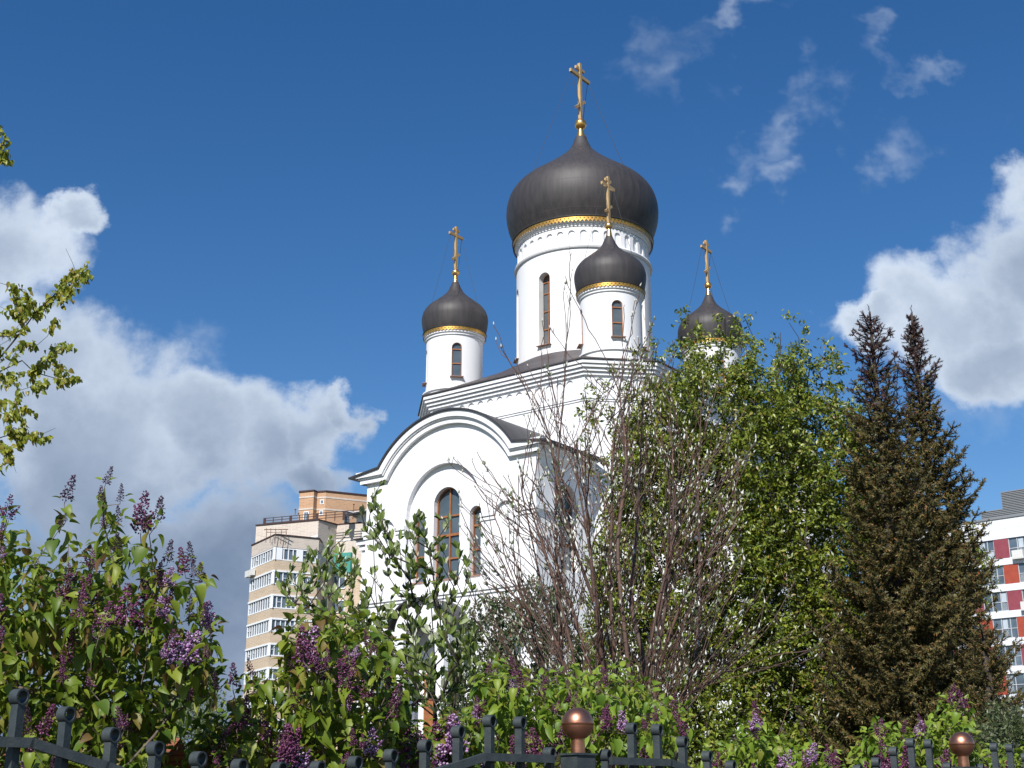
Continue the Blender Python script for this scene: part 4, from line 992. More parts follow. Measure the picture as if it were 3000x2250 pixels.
def lilac(poly, Y, thick, nshoot, flowers, label, root_px, lm='lilac_leaf', size=.084, nstem=5, extra=()):
    base = atY(root_px, 2377, Y); base = Vector((base.x, Y, 0))
    e_ = plant('lilac_bush', base, label, 'lilac bush', 'lilac bushes behind the fence'); B_ = np.array(base)
    tips = crown_points(poly, Y, thick, nshoot); flowers = more(flowers, poly, int(nshoot / 17))
    tips = np.vstack([tips] + [crown_points(p_, Y, thick * k_, n_) for p_, k_, n_ in extra]) if extra else tips
    fl = []
    for px, py, ln, kind in flowers:
        yy = Y + rng.uniform(-1.15, -.55) * thick; tp = np.array(atY(px, py, yy)); ax = unit(np.array([rng.normal() * .22, rng.normal() * .2 - .05, 1.0]))
        Lm = ln / FPX * yy * 1.04; fl.append((tp - ax * Lm, ax, Lm, kind))
    allt = np.vstack([tips] + [b_[0][None] for b_ in fl]) if fl else tips
    roots = []
    top = tips[:, 2].mean()
    for k in range(nstem):
        a = 2 * math.pi * k / nstem; x0 = B_ + np.array([.12 * math.cos(a), .12 * math.sin(a), 0]); tgt = tips[rng.integers(len(tips))]
        q_ = B_ + (np.array([tgt[0], tgt[1], 0]) - B_ * [1, 1, 0]) * .35; roots.append([x0, (x0 + q_) / 2 + [0, 0, top * .3], q_ + [0, 0, top * .62]])
    sk = grow(roots, rel(e_, allt) * 1.0 + np.array(e_.location), .12, .6, .0022, 2.3, .02, .026)
    sk = (rel(e_, sk[0]),) + sk[1:]
    branch_mesh('stems', sk, 'bark_grey', e_)
    nodes, par, rad, tid, ch = sk
    P_ = []; D_ = []; N_ = []; S_ = []
    sun_d = np.array(sv)
    for k in range(len(allt)):
        j = tid[k]; tip = nodes[j]; pr = nodes[par[j]]; ax = unit(tip - pr + np.array([0, 0, .06])); isfl = k >= len(tips)
        npair = 2 if isfl else rng.integers(3, 5); L_ = .05 * npair
        a0 = rng.uniform(0, np.pi)
        for i in range(npair):
            s_ = i / max(1, npair - 1); o = tip - ax * (L_ * (1 - s_)) + ax * .03
            aa = a0 + (i % 2) * np.pi / 2
            ref = unit(np.cross(ax, [0.3, 1, .1])); r2 = np.cross(ax, ref)
            for sg in (1, -1):
                out_ = sg * (ref * math.cos(aa) + r2 * math.sin(aa)); pet = unit(out_ + ax * .5) * .022
                d = unit(out_ * 1.0 + np.array([0, 0, -.75 - .5 * rng.random()]) * (1.05 - .7 * s_) + rng.normal(size=3) * .28 + ax * (.9 * s_))
                n_ = unit(np.array([0, 0, .8]) + out_ * .5 + sun_d * .35 + rng.normal(size=3) * .35)
                P_.append(o + pet); D_.append(d); N_.append(n_); S_.append(size * rng.uniform(.62, 1.15) * (1 - .38 * s_))
    P_, D_, N_, S_ = map(np.array, (P_, D_, N_, S_))
    h_ = rng.random(len(S_)) < .5; w2 = S_ * rng.uniform(.72, 1.0, len(S_)); v, f = merge([place(T_[0], T_[1], P_[k_], D_[k_], N_[k_], S_[k_], w2[k_]) for T_, k_ in ((HEART, h_), (HEART2, ~h_))]); mesh_np('foliage', v, f, lm, e_)
    for (b0, ax, Lm, kind) in fl:
        me = PAN[kind][rng.integers(len(PAN[kind]))]; o = bpy.data.objects.new('flower_cluster', me); COL.objects.link(o); o.parent = e_
        o.location = Vector(b0 - np.array(e_.location)); q_ = Vector(ax).to_track_quat('Z', 'Y'); o.rotation_mode = 'QUATERNION'
        o.rotation_quaternion = q_ @ Matrix.Rotation(rng.uniform(0, 6.28), 3, 'Z').to_quaternion(); o.scale = (Lm, Lm, Lm)
    return e_
FL1 = [(32, 1448, 75, 'mid'), (218, 1391, 90, 'bud'), (177, 1505, 45, 'bud'), (193, 1502, 28, 'bud'), (329, 1366, 62, 'bud'), (296, 1423, 70, 'bud'), (356, 1416, 60, 'bud'), (427, 1438, 125, 'mid'), (473, 1454, 90, 'bud'), (408, 1480, 90, 'mid'),
       (503, 1581, 75, 'bud'), (554, 1586, 70, 'bud'), (528, 1603, 90, 'mid'), (565, 1641, 55, 'bud'), (587, 1647, 60, 'bud'), (471, 1647, 75, 'mid'), (505, 1660, 60, 'open'), (611, 1761, 80, 'open'), (615, 1828, 35, 'bud'), (600, 1765, 70, 'mid'), (373, 1708, 125, 'mid'),
       (430, 1723, 130, 'mid'), (506, 1723, 80, 'mid'), (490, 1790, 45, 'open'), (560, 1742, 70, 'bud'), (206, 1679, 85, 'mid'), (237, 1689, 90, 'mid'), (272, 1609, 60, 'mid'), (266, 1682, 80, 'mid'), (218, 1761, 50, 'mid'), (326, 1761, 90, 'mid'), (300, 1843, 45, 'mid'), (202, 1815, 50, 'bud'),
       (9, 1530, 60, 'mid'), (38, 1499, 28, 'bud'), (214, 1851, 95, 'mid'), (510, 1843, 60, 'mid'), (553, 1849, 60, 'open'), (51, 1992, 45, 'mid'), (92, 2006, 40, 'mid'), (70, 2025, 45, 'mid'), (629, 1968, 60, 'bud'), (599, 1884, 45, 'mid'), (345, 1560, 60, 'bud'), (300, 1500, 50, 'mid'), (345, 1480, 55, 'bud'), (520, 1860, 90, 'open'), (12, 1600, 40, 'open')]
lilac([(-420, 1540), (-100, 1500), (40, 1560), (90, 1610), (150, 1640), (200, 1575), (260, 1620), (325, 1520), (350, 1590), (400, 1630), (430, 1590), (470, 1620), (480, 1690), (560, 1690), (600, 1800), (645, 1870), (640, 1960), (575, 2020), (520, 2060), (480, 2150), (470, 2300), (-420, 2300)], 6.7, .8, 760, FL1,
      'tallest lilac bush with dark purple buds at the left, behind the dipping fence section', 240, extra=[([(-300, 1850), (560, 1850), (520, 2300), (-300, 2300)], .9, 150)])
FL2 = [(683, 1941, 75, 'mid'), (726, 1927, 60, 'bud'), (884, 1835, 110, 'mid'), (926, 1835, 120, 'open'), (905, 1880, 100, 'mid'), (848, 1908, 50, 'bud'), (960, 1900, 60, 'mid'), (1008, 1890, 80, 'mid'), (1068, 1846, 50, 'mid'), (1101, 1870, 50, 'mid'), (1050, 1890, 40, 'open'), (995, 1930, 100, 'mid'), (1033, 1963, 100, 'mid'), (1071, 1968, 80, 'mid'), (1016, 2030, 55, 'open'), (1128, 1938, 45, 'mid'),
       (843, 2120, 140, 'mid'), (878, 2133, 120, 'mid'), (860, 2160, 100, 'open'), (797, 2196, 80, 'mid'), (1033, 2133, 55, 'mid'), (1062, 2150, 40, 'mid'), (943, 2185, 45, 'mid'), (902, 2228, 40, 'mid'), (848, 2212, 60, 'open'), (940, 1930, 60, 'open'), (700, 1990, 25, 'bud')]
lilac([(620, 2090), (690, 2060), (730, 2010), (810, 1970), (835, 1900), (845, 1810), (880, 1780), (930, 1790), (980, 1780), (1050, 1800), (1100, 1830), (1160, 1880), (1150, 1960), (1200, 2020), (1170, 2080), (1200, 2300), (560, 2300), (560, 2160)], 7.1, .7, 400, FL2,
      'lilac bush with open purple flowers in front of the tan apartment block', 900, extra=[([(600, 2100), (1150, 2100), (1180, 2300), (560, 2300)], .9, 60)])
FL3 = [(1203, 2128, 120, 'mid'), (1219, 2128, 90, 'mid'), (1276, 2115, 130, 'mid'), (1290, 2180, 120, 'open'), (1325, 2093, 115, 'open'), (1315, 2100, 60, 'mid'), (1250, 2180, 100, 'mid'), (1173, 1908, 50, 'mid'), (1135, 2200, 70, 'mid'), (1100, 2200, 50, 'mid')]
lilac([(1110, 2190), (1170, 2130), (1240, 2120), (1330, 2090), (1390, 2130), (1400, 2300), (1090, 2300)], 7.4, .5, 130, FL3, 'low lilac bush crowded with purple flowers, left of the near copper ball', 1240)
FL4 = [(1431, 1930, 45, 'mid'), (1496, 1922, 60, 'mid'), (1520, 1957, 70, 'mid'), (1500, 1990, 50, 'open'), (1602, 1987, 60, 'mid'), (1665, 2011, 50, 'mid'), (1688, 2028, 45, 'mid'), (1396, 2038, 55, 'mid'), (1767, 1955, 60, 'mid'), (1977, 2030, 55, 'mid'), (1773, 2082, 45, 'mid'), (1920, 2068, 45, 'mid'), (1882, 2104, 35, 'mid'), (1510, 2010, 30, 'bud'), (1640, 2050, 40, 'mid'), (1420, 2050, 40, 'mid')]
lilac([(1370, 2300), (1350, 2160), (1395, 2060), (1400, 1975), (1440, 1940), (1500, 1950), (1545, 1990), (1620, 1985), (1700, 1970), (1790, 1950), (1835, 1950), (1850, 2000), (1920, 2010), (1980, 2060), (2010, 2095), (1980, 2150), (1960, 2300)], 8.2, .7, 430, FL4,
      'broad leafy lilac bush directly behind the near copper ball', 1680, 'lilac_leaf_fresh')
FL5 = [(2104, 2204, 60, 'mid'), (2208, 2054, 70, 'mid'), (2215, 2090, 50, 'open'), (2315, 2196, 60, 'open'), (2388, 2177, 60, 'open'), (2446, 2196, 60, 'mid'), (2205, 2120, 50, 'mid'), (2350, 2200, 50, 'mid'), (2420, 2180, 60, 'mid')]
lilac([(2040, 2300), (2080, 2190), (2130, 2140), (2180, 2120), (2230, 2110), (2265, 2160), (2310, 2190), (2390, 2200), (2480, 2210), (2500, 2300)], 9.2, .6, 170, FL5, 'lilac bush low in the gap between the copper balls, below the dark spruce', 2250, 'lilac_leaf_fresh')
FL6 = [(2584, 2104, 60, 'mid'), (2653, 2111, 40, 'mid'), (2688, 2092, 50, 'mid'), (2700, 2110, 50, 'open'), (2796, 2004, 60, 'mid'), (2815, 2046, 60, 'mid'), (2808, 2020, 50, 'mid'), (2584, 2207, 50, 'mid'), (2842, 2138, 40, 'mid'), (2910, 2180, 40, 'mid')]
lilac([(2500, 2300), (2510, 2190), (2530, 2130), (2580, 2110), (2630, 2150), (2680, 2140), (2735, 2100), (2745, 2045), (2785, 2040), (2850, 2070), (2860, 2130), (2850, 2190), (2930, 2200), (3010, 2190), (3020, 2300)], 10.3, .6, 300, FL6, 'bright green lilac bush around the far copper ball', 2740, 'lilac_leaf_fresh')

# ------------------------------------------------------------------ bare silvery-budded tree and leafy whitebeam
def rosettes(e_, sk, ntip, kmin, kmax, size, m, up=.9, frac=1.0, seglen=.3, T=OVAL, gap=.06):
    nodes, par, rad, tid, ch = sk; P_ = []; D_ = []; N_ = []; S_ = []
    for k in range(ntip):
        if rng.random() > frac: continue
        j = tid[k]; tip = nodes[j]; ax = unit(tip - nodes[par[j]]); ax = unit(ax + np.array([0, 0, .5]))
        for q_ in range(rng.integers(1, 4)):
            o = tip - ax * gap * q_ + rng.normal(size=3) * .006
            for _ in range(rng.integers(kmin, kmax)):
                d = unit(ax * up + rdir(1)[0] * (.75 if q_ == 0 else 1.0)); P_.append(o); D_.append(d); N_.append(unit(ax * .4 - d * .0 + rdir(1)[0] * .5)); S_.append(size * rng.uniform(.6, 1.15))
    P_, D_, N_, S_ = map(np.array, (P_, D_, N_, S_)); v, f = place(T[0], T[1], P_, D_, N_, S_); return mesh_np('foliage', v, f, m, e_)
def on_branches(sk, lo, hi, n):
    nodes, par, rad, tid, ch = sk; idx = [i for i in range(len(nodes)) if par[i] >= 0 and lo <= rad[i] <= hi]
    j = rng.choice(idx, n); t = rng.random(n)[:, None]; P0_ = nodes[j]; P1_ = nodes[np.array(par)[j]]; return P0_ * t + P1_ * (1 - t), unit(P0_ - P1_)
Yb = 11.0
bb = atY(1800, 2377, Yb); bb.z = 0
bt = plant('budding_tree', bb, 'many-stemmed tree with bare reddish branches and white buds in front of the church', 'tree')
spires = [(1673, 745), (1655, 835), (1657, 810), (1447, 955), (1453, 1000), (1511, 1055), (1548, 1075), (1589, 946), (1610, 956), (1600, 1010), (1874, 841), (1859, 885), (1827, 900), (1915, 936), (1905, 960), (1979, 1024), (1975, 1050), (1729, 1100), (1740, 1180), (1560, 1160), (1852, 1010), (1800, 1060), (1890, 1000), (2060, 1100), (2080, 1130), (2100, 1125), (2136, 1175), (2185, 1190), (2215, 1290), (2155, 1225), (2212, 1300), (1311, 1350), (1330, 1345), (1340, 1350), (1383, 1350), (1400, 1330), (1420, 1365), (1475, 1395), (1490, 1400), (1440, 1450), (2465, 1800), (2463, 1850), (2400, 1880), (2335, 1840), (2450, 2105), (2408, 1915), (2441, 1918), (2325, 2000), (1380, 1560), (1420, 1600), (1350, 1480)]
polyB = [(1330, 1420), (1420, 1430), (1500, 1420), (1545, 1230), (1560, 1120), (1600, 1080), (1650, 1060), (1700, 1150), (1790, 1080), (1850, 960), (1920, 990), (1965, 1090), (2060, 1180), (2140, 1220), (2210, 1320), (2200, 1450), (2180, 1600), (2260, 1750), (2200, 1900), (1980, 2030), (1500, 2030), (1400, 1900), (1360, 1700)]
tb = np.vstack([np.array([tuple(atY(a, b, Yb + rng.uniform(-.7, .7))) for a, b in spires]), crown_points(polyB, Yb, 1.25, 640)])
rts = []
def pxz(px, py, dy): return np.array(atY(px, py, Yb + dy))
for (x0, pts) in ((1900, [(1890, 2050, .1), (1880, 1900, .15), (1850, 1780, .2), (1870, 1500, .3), (1880, 1250, .25)]), (1765, [(1755, 2100, -.3), (1752, 1900, -.35), (1750, 1800, -.3), (1690, 1620, -.4), (1640, 1450, -.5), (1610, 1280, -.5), (1560, 1150, -.4)]),
                  (1680, [(1660, 2100, .5), (1645, 1950, .5), (1632, 1700, .5), (1630, 1440, .45), (1655, 1100, .35), (1665, 900, .2)]), (1850, [(1860, 2150, -.5), (1830, 1850, -.6), (1810, 1600, -.5), (1835, 1350, -.4), (1815, 1150, -.3)]),
                  (2000, [(1990, 2100, .4), (2035, 1950, .4), (2050, 1700, .5), (2045, 1450, .6)]), (1960, [(1980, 2090, 0), (2120, 1970, .1), (2250, 1840, .1), (2330, 1700, .1)]), (1700, [(1690, 2130, -.6), (1640, 1920, -.7), (1560, 1800, -.8), (1490, 1690, -.8), (1430, 1580, -.8)]),
                  (1940, [(1925, 2120, .7), (1930, 1900, .8), (1960, 1700, .9), (1975, 1450, .8)])):
    g0 = atY(x0, 2377, Yb); rts.append([np.array((g0.x * .6 + bb.x * .4, Yb + pts[0][2] * .5, 0))] + [pxz(*p) for p in pts])
for k_ in range(11):
    a_ = rng.uniform(-1, 1); ex = 1800 + a_ * 360; ey = 1250 + abs(a_) * 260 + rng.uniform(-80, 120); dy = rng.uniform(-1, 1); sx_ = 1800 + a_ * 130 + rng.normal() * 25
    rts.append([np.array((bb.x + a_ * .25, Yb + dy * .2, 0)), pxz(sx_, 2080, dy * .4), pxz(sx_ * .6 + ex * .4 + rng.normal() * 12, 1780, dy * .7), pxz(ex, ey, dy)])
skb = grow_long(rts, tb); skb = (rel(bt, skb[0]),) + skb[1:]
branch_mesh('branches', skb, 'bark_red', bt)
P_, D_ = on_branches(skb, .003, .0085, 2100)
SPT = (np.array([(-.5, 0, 0), (.5, 0, 0), (0, 0, .06), (-.3, 1, 0), (.3, 1, 0), (0, 1, .04)], float), np.array([(0, 1, 4, 3), (1, 2, 5, 4), (2, 0, 3, 5)]))
sl_ = rng.uniform(.02, .13, len(P_)) * rng.choice([.4, 1, 1], len(P_)); D_ = unit(D_ * .75 + rdir(len(P_)) * .65 + np.array([0, 0, .35]))
v, f = place(SPT[0], SPT[1], P_, D_, rdir(len(P_)), sl_, np.full(len(P_), .0062)); mesh_np('twigs', v, f, 'bark_red', bt)
P_ = P_ + D_ * sl_[:, None]; tipsP = skb[0][skb[3]]; tipD = unit(tipsP - skb[0][np.array(skb[1])[skb[3]]])
P_ = np.vstack([P_, tipsP]); D_ = np.vstack([D_, tipD]); n_ = len(P_)
v, f = place(BUDT[0], BUDT[1], P_, unit(D_ * .7 + np.array([0, 0, .8]) + rng.normal(size=(n_, 3)) * .3), rdir(n_), rng.uniform(.02, .062, n_) * rng.choice([.6, 1.0, 1.1], n_), None)
tag(mesh_np('buds', v, f, 'white_bud', bt, False), kind='stuff')
rosettes(bt, skb, len(tb), 3, 6, .042, 'beam_leaf_silver', 1.4, .22)

Yw = 10.0; wb = atY(1230, 2377, Yw); wb.z = 0
wt_ = plant('whitebeam', wb, 'young tree with upright silvery green leaf clusters in front of the arched church window', 'tree')
polyW = [(830, 1700), (865, 1650), (950, 1600), (985, 1570), (1030, 1600), (1070, 1640), (1085, 1530), (1112, 1430), (1135, 1530), (1150, 1600), (1200, 1560), (1228, 1520), (1260, 1600), (1300, 1560), (1330, 1620), (1375, 1650), (1395, 1720), (1380, 1800), (1400, 1900), (1400, 2020), (1250, 2080), (1140, 2020), (1060, 1900), (960, 1830), (850, 1780)]
spw = [(1112, 1425), (1098, 1470), (1085, 1500), (1120, 1520), (1011, 1573), (965, 1575), (1145, 1580), (1155, 1600), (1228, 1512), (1293, 1520), (1199, 1548), (1240, 1545), (860, 1650), (900, 1640), (1060, 1510), (1345, 1610), (1360, 1650), (890, 1655), (820, 1700), (1315, 1530), (1225, 1530), (1095, 1540), (1075, 1560), (1130, 1560)]
tw = np.vstack([np.array([tuple(atY(a, b, Yw + rng.uniform(-.4, .4))) for a, b in spw]), crown_points(polyW, Yw, .8, 270)])
rtw = []
for (x0, pts) in ((1260, [(1270, 2150, 0), (1275, 1950, .1), (1262, 1750, .1)]), (1200, [(1195, 2100, -.2), (1190, 1900, -.2), (1195, 1780, -.2)]), (1150, [(1130, 2100, .3), (1110, 1850, .3), (1098, 1700, .2), (1093, 1560, .1)]), (1300, [(1330, 2100, .3), (1340, 1900, .3), (1320, 1740, .3)])):
    g0 = atY(x0, 2377, Yw); rtw.append([np.array((g0.x * .7 + wb.x * .3, Yw, 0))] + [np.array(atY(a, b, Yw + c)) for a, b, c in pts])
skw = grow(rtw, tw, .12, 2.0, .0035, 2.3, .012, .035, steep=.7); skw = (rel(wt_, skw[0]),) + skw[1:]
branch_mesh('branches', skw, 'bark_dark', wt_); rosettes(wt_, skw, len(tw), 4, 7, .078, 'beam_leaf', 1.75, 1.0, gap=.085)
P_, D_ = on_branches(skw, .0028, .006, 260); n_ = len(P_)
v, f = place(BUDT[0], BUDT[1], P_, unit(D_ * .5 + np.array([0, 0, 1]) + rng.normal(size=(n_, 3)) * .3), rdir(n_), rng.uniform(.03, .06, n_)); tag(mesh_np('buds', v, f, 'white_bud', wt_, False), kind='stuff')

# smaller olive green shrub tree between them, further back
def leafy(name, poly, Y, thick, ntip, nleaf, size, m, bark, label, cat, roots, spray, twig=.006, maxr=.16, seg=.4, group=None, spikes=(), T=SLIM, droop=.5, density_up=1.0, spread=.085, steep=.6, clump=0):
    b0 = atY(roots[0][0], 2377, Y); b0.z = 0
    e_ = plant(name, b0, label, cat, group)
    tp = crown_points(poly, Y, thick, ntip)
    if spikes: tp = np.vstack([np.array([tuple(atY(a, b, Y + rng.uniform(-.4, .4) * thick)) for a, b in spikes]), tp])
    rt = []
    for r_ in roots:
        g0 = atY(r_[0], 2377, Y); rt.append([np.array((g0.x, Y, 0.0))] + [np.array(atY(a, b, Y + c)) for a, b, c in r_[1]])
    sk = grow(rt, tp, seg, 1.8, twig, 2.3, .015, maxr, steep); sk = (rel(e_, sk[0]),) + sk[1:]
    branch_mesh('trunk', sk, bark, e_)
    nodes, par, rad, tid, ch = sk
    tips = nodes[tid]; ax = unit(tips - nodes[np.array(par)[tid]] + np.array([0, 0, .35 * seg * density_up]))
    k = np.repeat(np.arange(len(tips)), nleaf); n_ = len(k); t = rng.random(n_)
    if clump:
        cc = rng.integers(0, clump, n_); base_t = (cc + .5) / clump; off = rng.normal(size=(len(tips), clump, 3)) * spray * spread * 1.25
        P_ = tips[k] - ax[k] * (spray * (base_t + rng.normal(size=n_) * .04))[:, None] + off[k, cc] * (.35 + base_t)[:, None] + rng.normal(size=(n_, 3)) * .062
    else: P_ = tips[k] - ax[k] * (spray * t)[:, None] + rng.normal(size=(n_, 3)) * (spray * spread * (.35 + t))[:, None]
    D_ = unit(ax[k] * .35 + rdir(n_) * .9 + np.array([0, 0, -droop])); N_ = unit(rdir(n_) * .8 + np.array([-.2, -.45, .6])); S_ = size * rng.uniform(.6, 1.2, n_)
    v, f = place(T[0], T[1], P_, D_, N_, S_); mesh_np('crown', v, f, m, e_)
    return e_
leafy('shrub_tree', [(1340, 1830), (1400, 1760), (1480, 1720), (1550, 1690), (1640, 1700), (1700, 1760), (1720, 1900), (1700, 2150), (1300, 2200), (1280, 2050), (1320, 1930)], 19.0, 1.2, 430, 38, .072, 'olive_leaf', 'bark_dark',
      'low grey-green small-leaved tree behind the whitebeam, at the foot of the church facade', 'tree', [(1500, [(1500, 2150, 0), (1490, 1980, .1)]), (1560, [(1580, 2100, .2), (1600, 1950, .2)]), (1420, [(1400, 2120, -.2), (1390, 2000, 0)])], .45, .005, .06, .25, T=OVAL, droop=-.2)
polyP = [(1690, 2250), (1710, 1900), (1760, 1700), (1730, 1560), (1790, 1420), (1770, 1300), (1800, 1200), (1850, 1180), (1917, 1080), (1945, 1120), (1975, 1060), (1995, 1110), (2020, 1010), (2060, 980), (2090, 1030), (2130, 985), (2185, 1000), (2210, 1080), (2240, 1130), (2262, 1100), (2285, 1050), (2318, 1020), (2345, 1070), (2370, 1120), (2400, 1110), (2430, 1160), (2460, 1110), (2500, 1180), (2540, 1240), (2600, 1400), (2640, 1700), (2650, 2000), (2560, 2250)]
leafy('pear_tree', polyP, 27.0, 1.8, 1650, 118, .100, 'pear_leaf', 'bark_dark', 'large bright green tree with upright narrow shoots right of the bare budding tree', 'tree',
      [(2178, [(2180, 2100, 0), (2175, 1900, 0), (2150, 1700, .1), (2165, 1500, .2), (2180, 1300, .2)]), (2178, [(2182, 2120, 0), (2060, 1750, .3), (2010, 1450, .3), (2000, 1250, .3)]), (2178, [(2184, 2130, 0), (2330, 1750, -.3), (2370, 1450, -.3), (2390, 1280, -.2)])], .85, .008, .19, .45, spread=.19, clump=4,
      spikes=[(1714, 1105), (1716, 1180), (1772, 1080), (1774, 1160), (1776, 1230), (1837, 1160), (1840, 1120), (1917, 1004), (1925, 1040), (1971, 997), (1975, 1040), (2018, 920), (2016, 965), (2045, 930), (2123, 925), (2128, 970), (2181, 930), (2186, 980), (2206, 985), (2208, 1040), (2257, 1040), (2259, 1100), (2286, 975), (2287, 1040), (2311, 945), (2314, 1000), (2340, 990), (2343, 1050), (2398, 1035), (2402, 1090), (2452, 1030), (2450, 1080), (2430, 1070), (2360, 1060)])
leafy('pear_tree', [(2770, 1640), (2790, 1560), (2815, 1520), (2830, 1480), (2850, 1500), (2868, 1560), (2890, 1610), (2900, 1650), (2870, 1700), (2860, 1760), (2820, 1840), (2760, 1900), (2700, 2200), (2660, 2200), (2700, 1700)], 36.0, 1.0, 170, 40, .10, 'pear_leaf', 'bark_dark', 'slim green tree poking out between the right spruce and the red block', 'tree', [(2740, [(2740, 2000, 0), (2780, 1750, 0)])], .9, .008, .12, .5)
leafy('willow_tree', [(455, 2120), (480, 2020), (520, 1970), (560, 1930), (600, 1940), (640, 2010), (660, 2090), (650, 2260), (440, 2260)], 48.0, 2.0, 260, 50, .11, 'willow_leaf', 'bark_grey', 'pale feathery green tree far off between the two left lilacs', 'tree', [(550, [(550, 2200, 0), (552, 2060, 0)])], 1.3, .008, .12, .5)
leafy('roadside_bush', [(2840, 2240), (2860, 2110), (2890, 2060), (2930, 2040), (2980, 2060), (3080, 2030), (3080, 2300), (2840, 2300)], 16.0, 1.0, 260, 36, .055, 'olive_leaf', 'bark_dark', 'grey green bush at the lower right edge under the red block', 'bush', [(2950, [(2950, 2200, 0)])], .4, .004, .04, .25, T=OVAL, droop=-.1)

# linden boughs reaching in from the left, from a tree standing outside the frame
clumps = [(258, 768), (245, 790), (250, 812), (262, 808), (215, 795), (200, 815), (190, 838), (165, 855), (150, 872), (175, 890), (200, 860), (215, 835), (130, 900), (20, 835), (35, 860), (48, 875), (15, 905), (40, 915), (70, 925), (30, 985), (60, 1005), (45, 975), (150, 1035), (135, 1055), (215, 1008), (175, 1015), (195, 1012), (20, 1080), (55, 1095), (95, 1105), (140, 1118), (170, 1125), (205, 1108), (232, 1105), (20, 1130), (55, 1145), (105, 1150), (10, 1175), (35, 1185), (60, 1225), (20, 1240), (100, 1205), (30, 1262), (100, 1285), (60, 1300), (150, 1278), (125, 1290), (20, 1310), (30, 1345), (5, 1365), (10, 370), (14, 400), (8, 430), (16, 455), (4, 470), (165, 1065), (5, 1210), (85, 1265), (0, 1290), (75, 850), (100, 880), (165, 930), (0, 1010), (110, 1010), (120, 925)]
Yl = 9.0; lb = atY(-900, 2377, Yl); lb.z = 0
ld = plant('linden_tree', lb, 'linden boughs with yellow green young leaves reaching in at the upper left', 'tree')
tl_ = np.array([tuple(atY(a, b, Yl + rng.uniform(-.35, .35))) for a, b in clumps]); tl_ = np.vstack([tl_, crown_points([(-1500, 300), (-60, 300), (-30, 1500), (-1500, 1500)], Yl + .5, 1.5, 150)])
A9 = lambda a, b, c=0: np.array(atY(a, b, Yl + c))
skl = grow([[np.array(lb), A9(-880, 1900), A9(-850, 1500), A9(-800, 1100), A9(-760, 600)], [A9(-850, 1500), A9(-400, 1300), A9(-100, 1120), A9(0, 1049), A9(71, 962), A9(103, 917), A9(174, 850)], [A9(-420, 1310), A9(-100, 1130, .1), A9(0, 1088, .1), A9(65, 1056, .1), A9(100, 1090, .1), A9(170, 1110, .1)], [A9(-830, 1500), A9(-300, 1400, -.1), A9(-60, 1300, -.1), A9(40, 1270, -.1)], [A9(-790, 900), A9(-300, 600), A9(-60, 450)]], tl_, .1, .1, .0022, 2.3, .025, .12)
skl = (rel(ld, skl[0]),) + skl[1:]; branch_mesh('branches', skl, 'bark_dark', ld)
nodes, par, rad, tid, ch = skl; tips = nodes[tid]; ax = unit(tips - nodes[np.array(par)[tid]])
k = np.repeat(np.arange(len(tips)), 26); n_ = len(k); t = rng.random(n_)
P_ = tips[k] - ax[k] * (.13 * t)[:, None] + rng.normal(size=(n_, 3)) * .016
v, f = place(HEART[0], HEART[1], P_, unit(rdir(n_) * .7 + np.array([.1, -.1, -.9])), unit(rdir(n_) * .6 + np.array([-.2, -.5, .6])), rng.uniform(.028, .047, n_)); mesh_np('crown', v, f, 'linden_leaf', ld)
P_, D_ = on_branches(skl, .0022, .006, 90)
tw_ = MB()
for a, b in zip(P_, D_):
    dd_ = unit(b * .6 + rng.normal(size=3) * .6); tw_.tube([a, a + dd_ * .08, a + dd_ * .18 + rng.normal(size=3) * .02], [.0022, .0018, .0012], 3)
tag(tw_.build('bare_twigs', 'bark_dark', ld), kind='stuff')

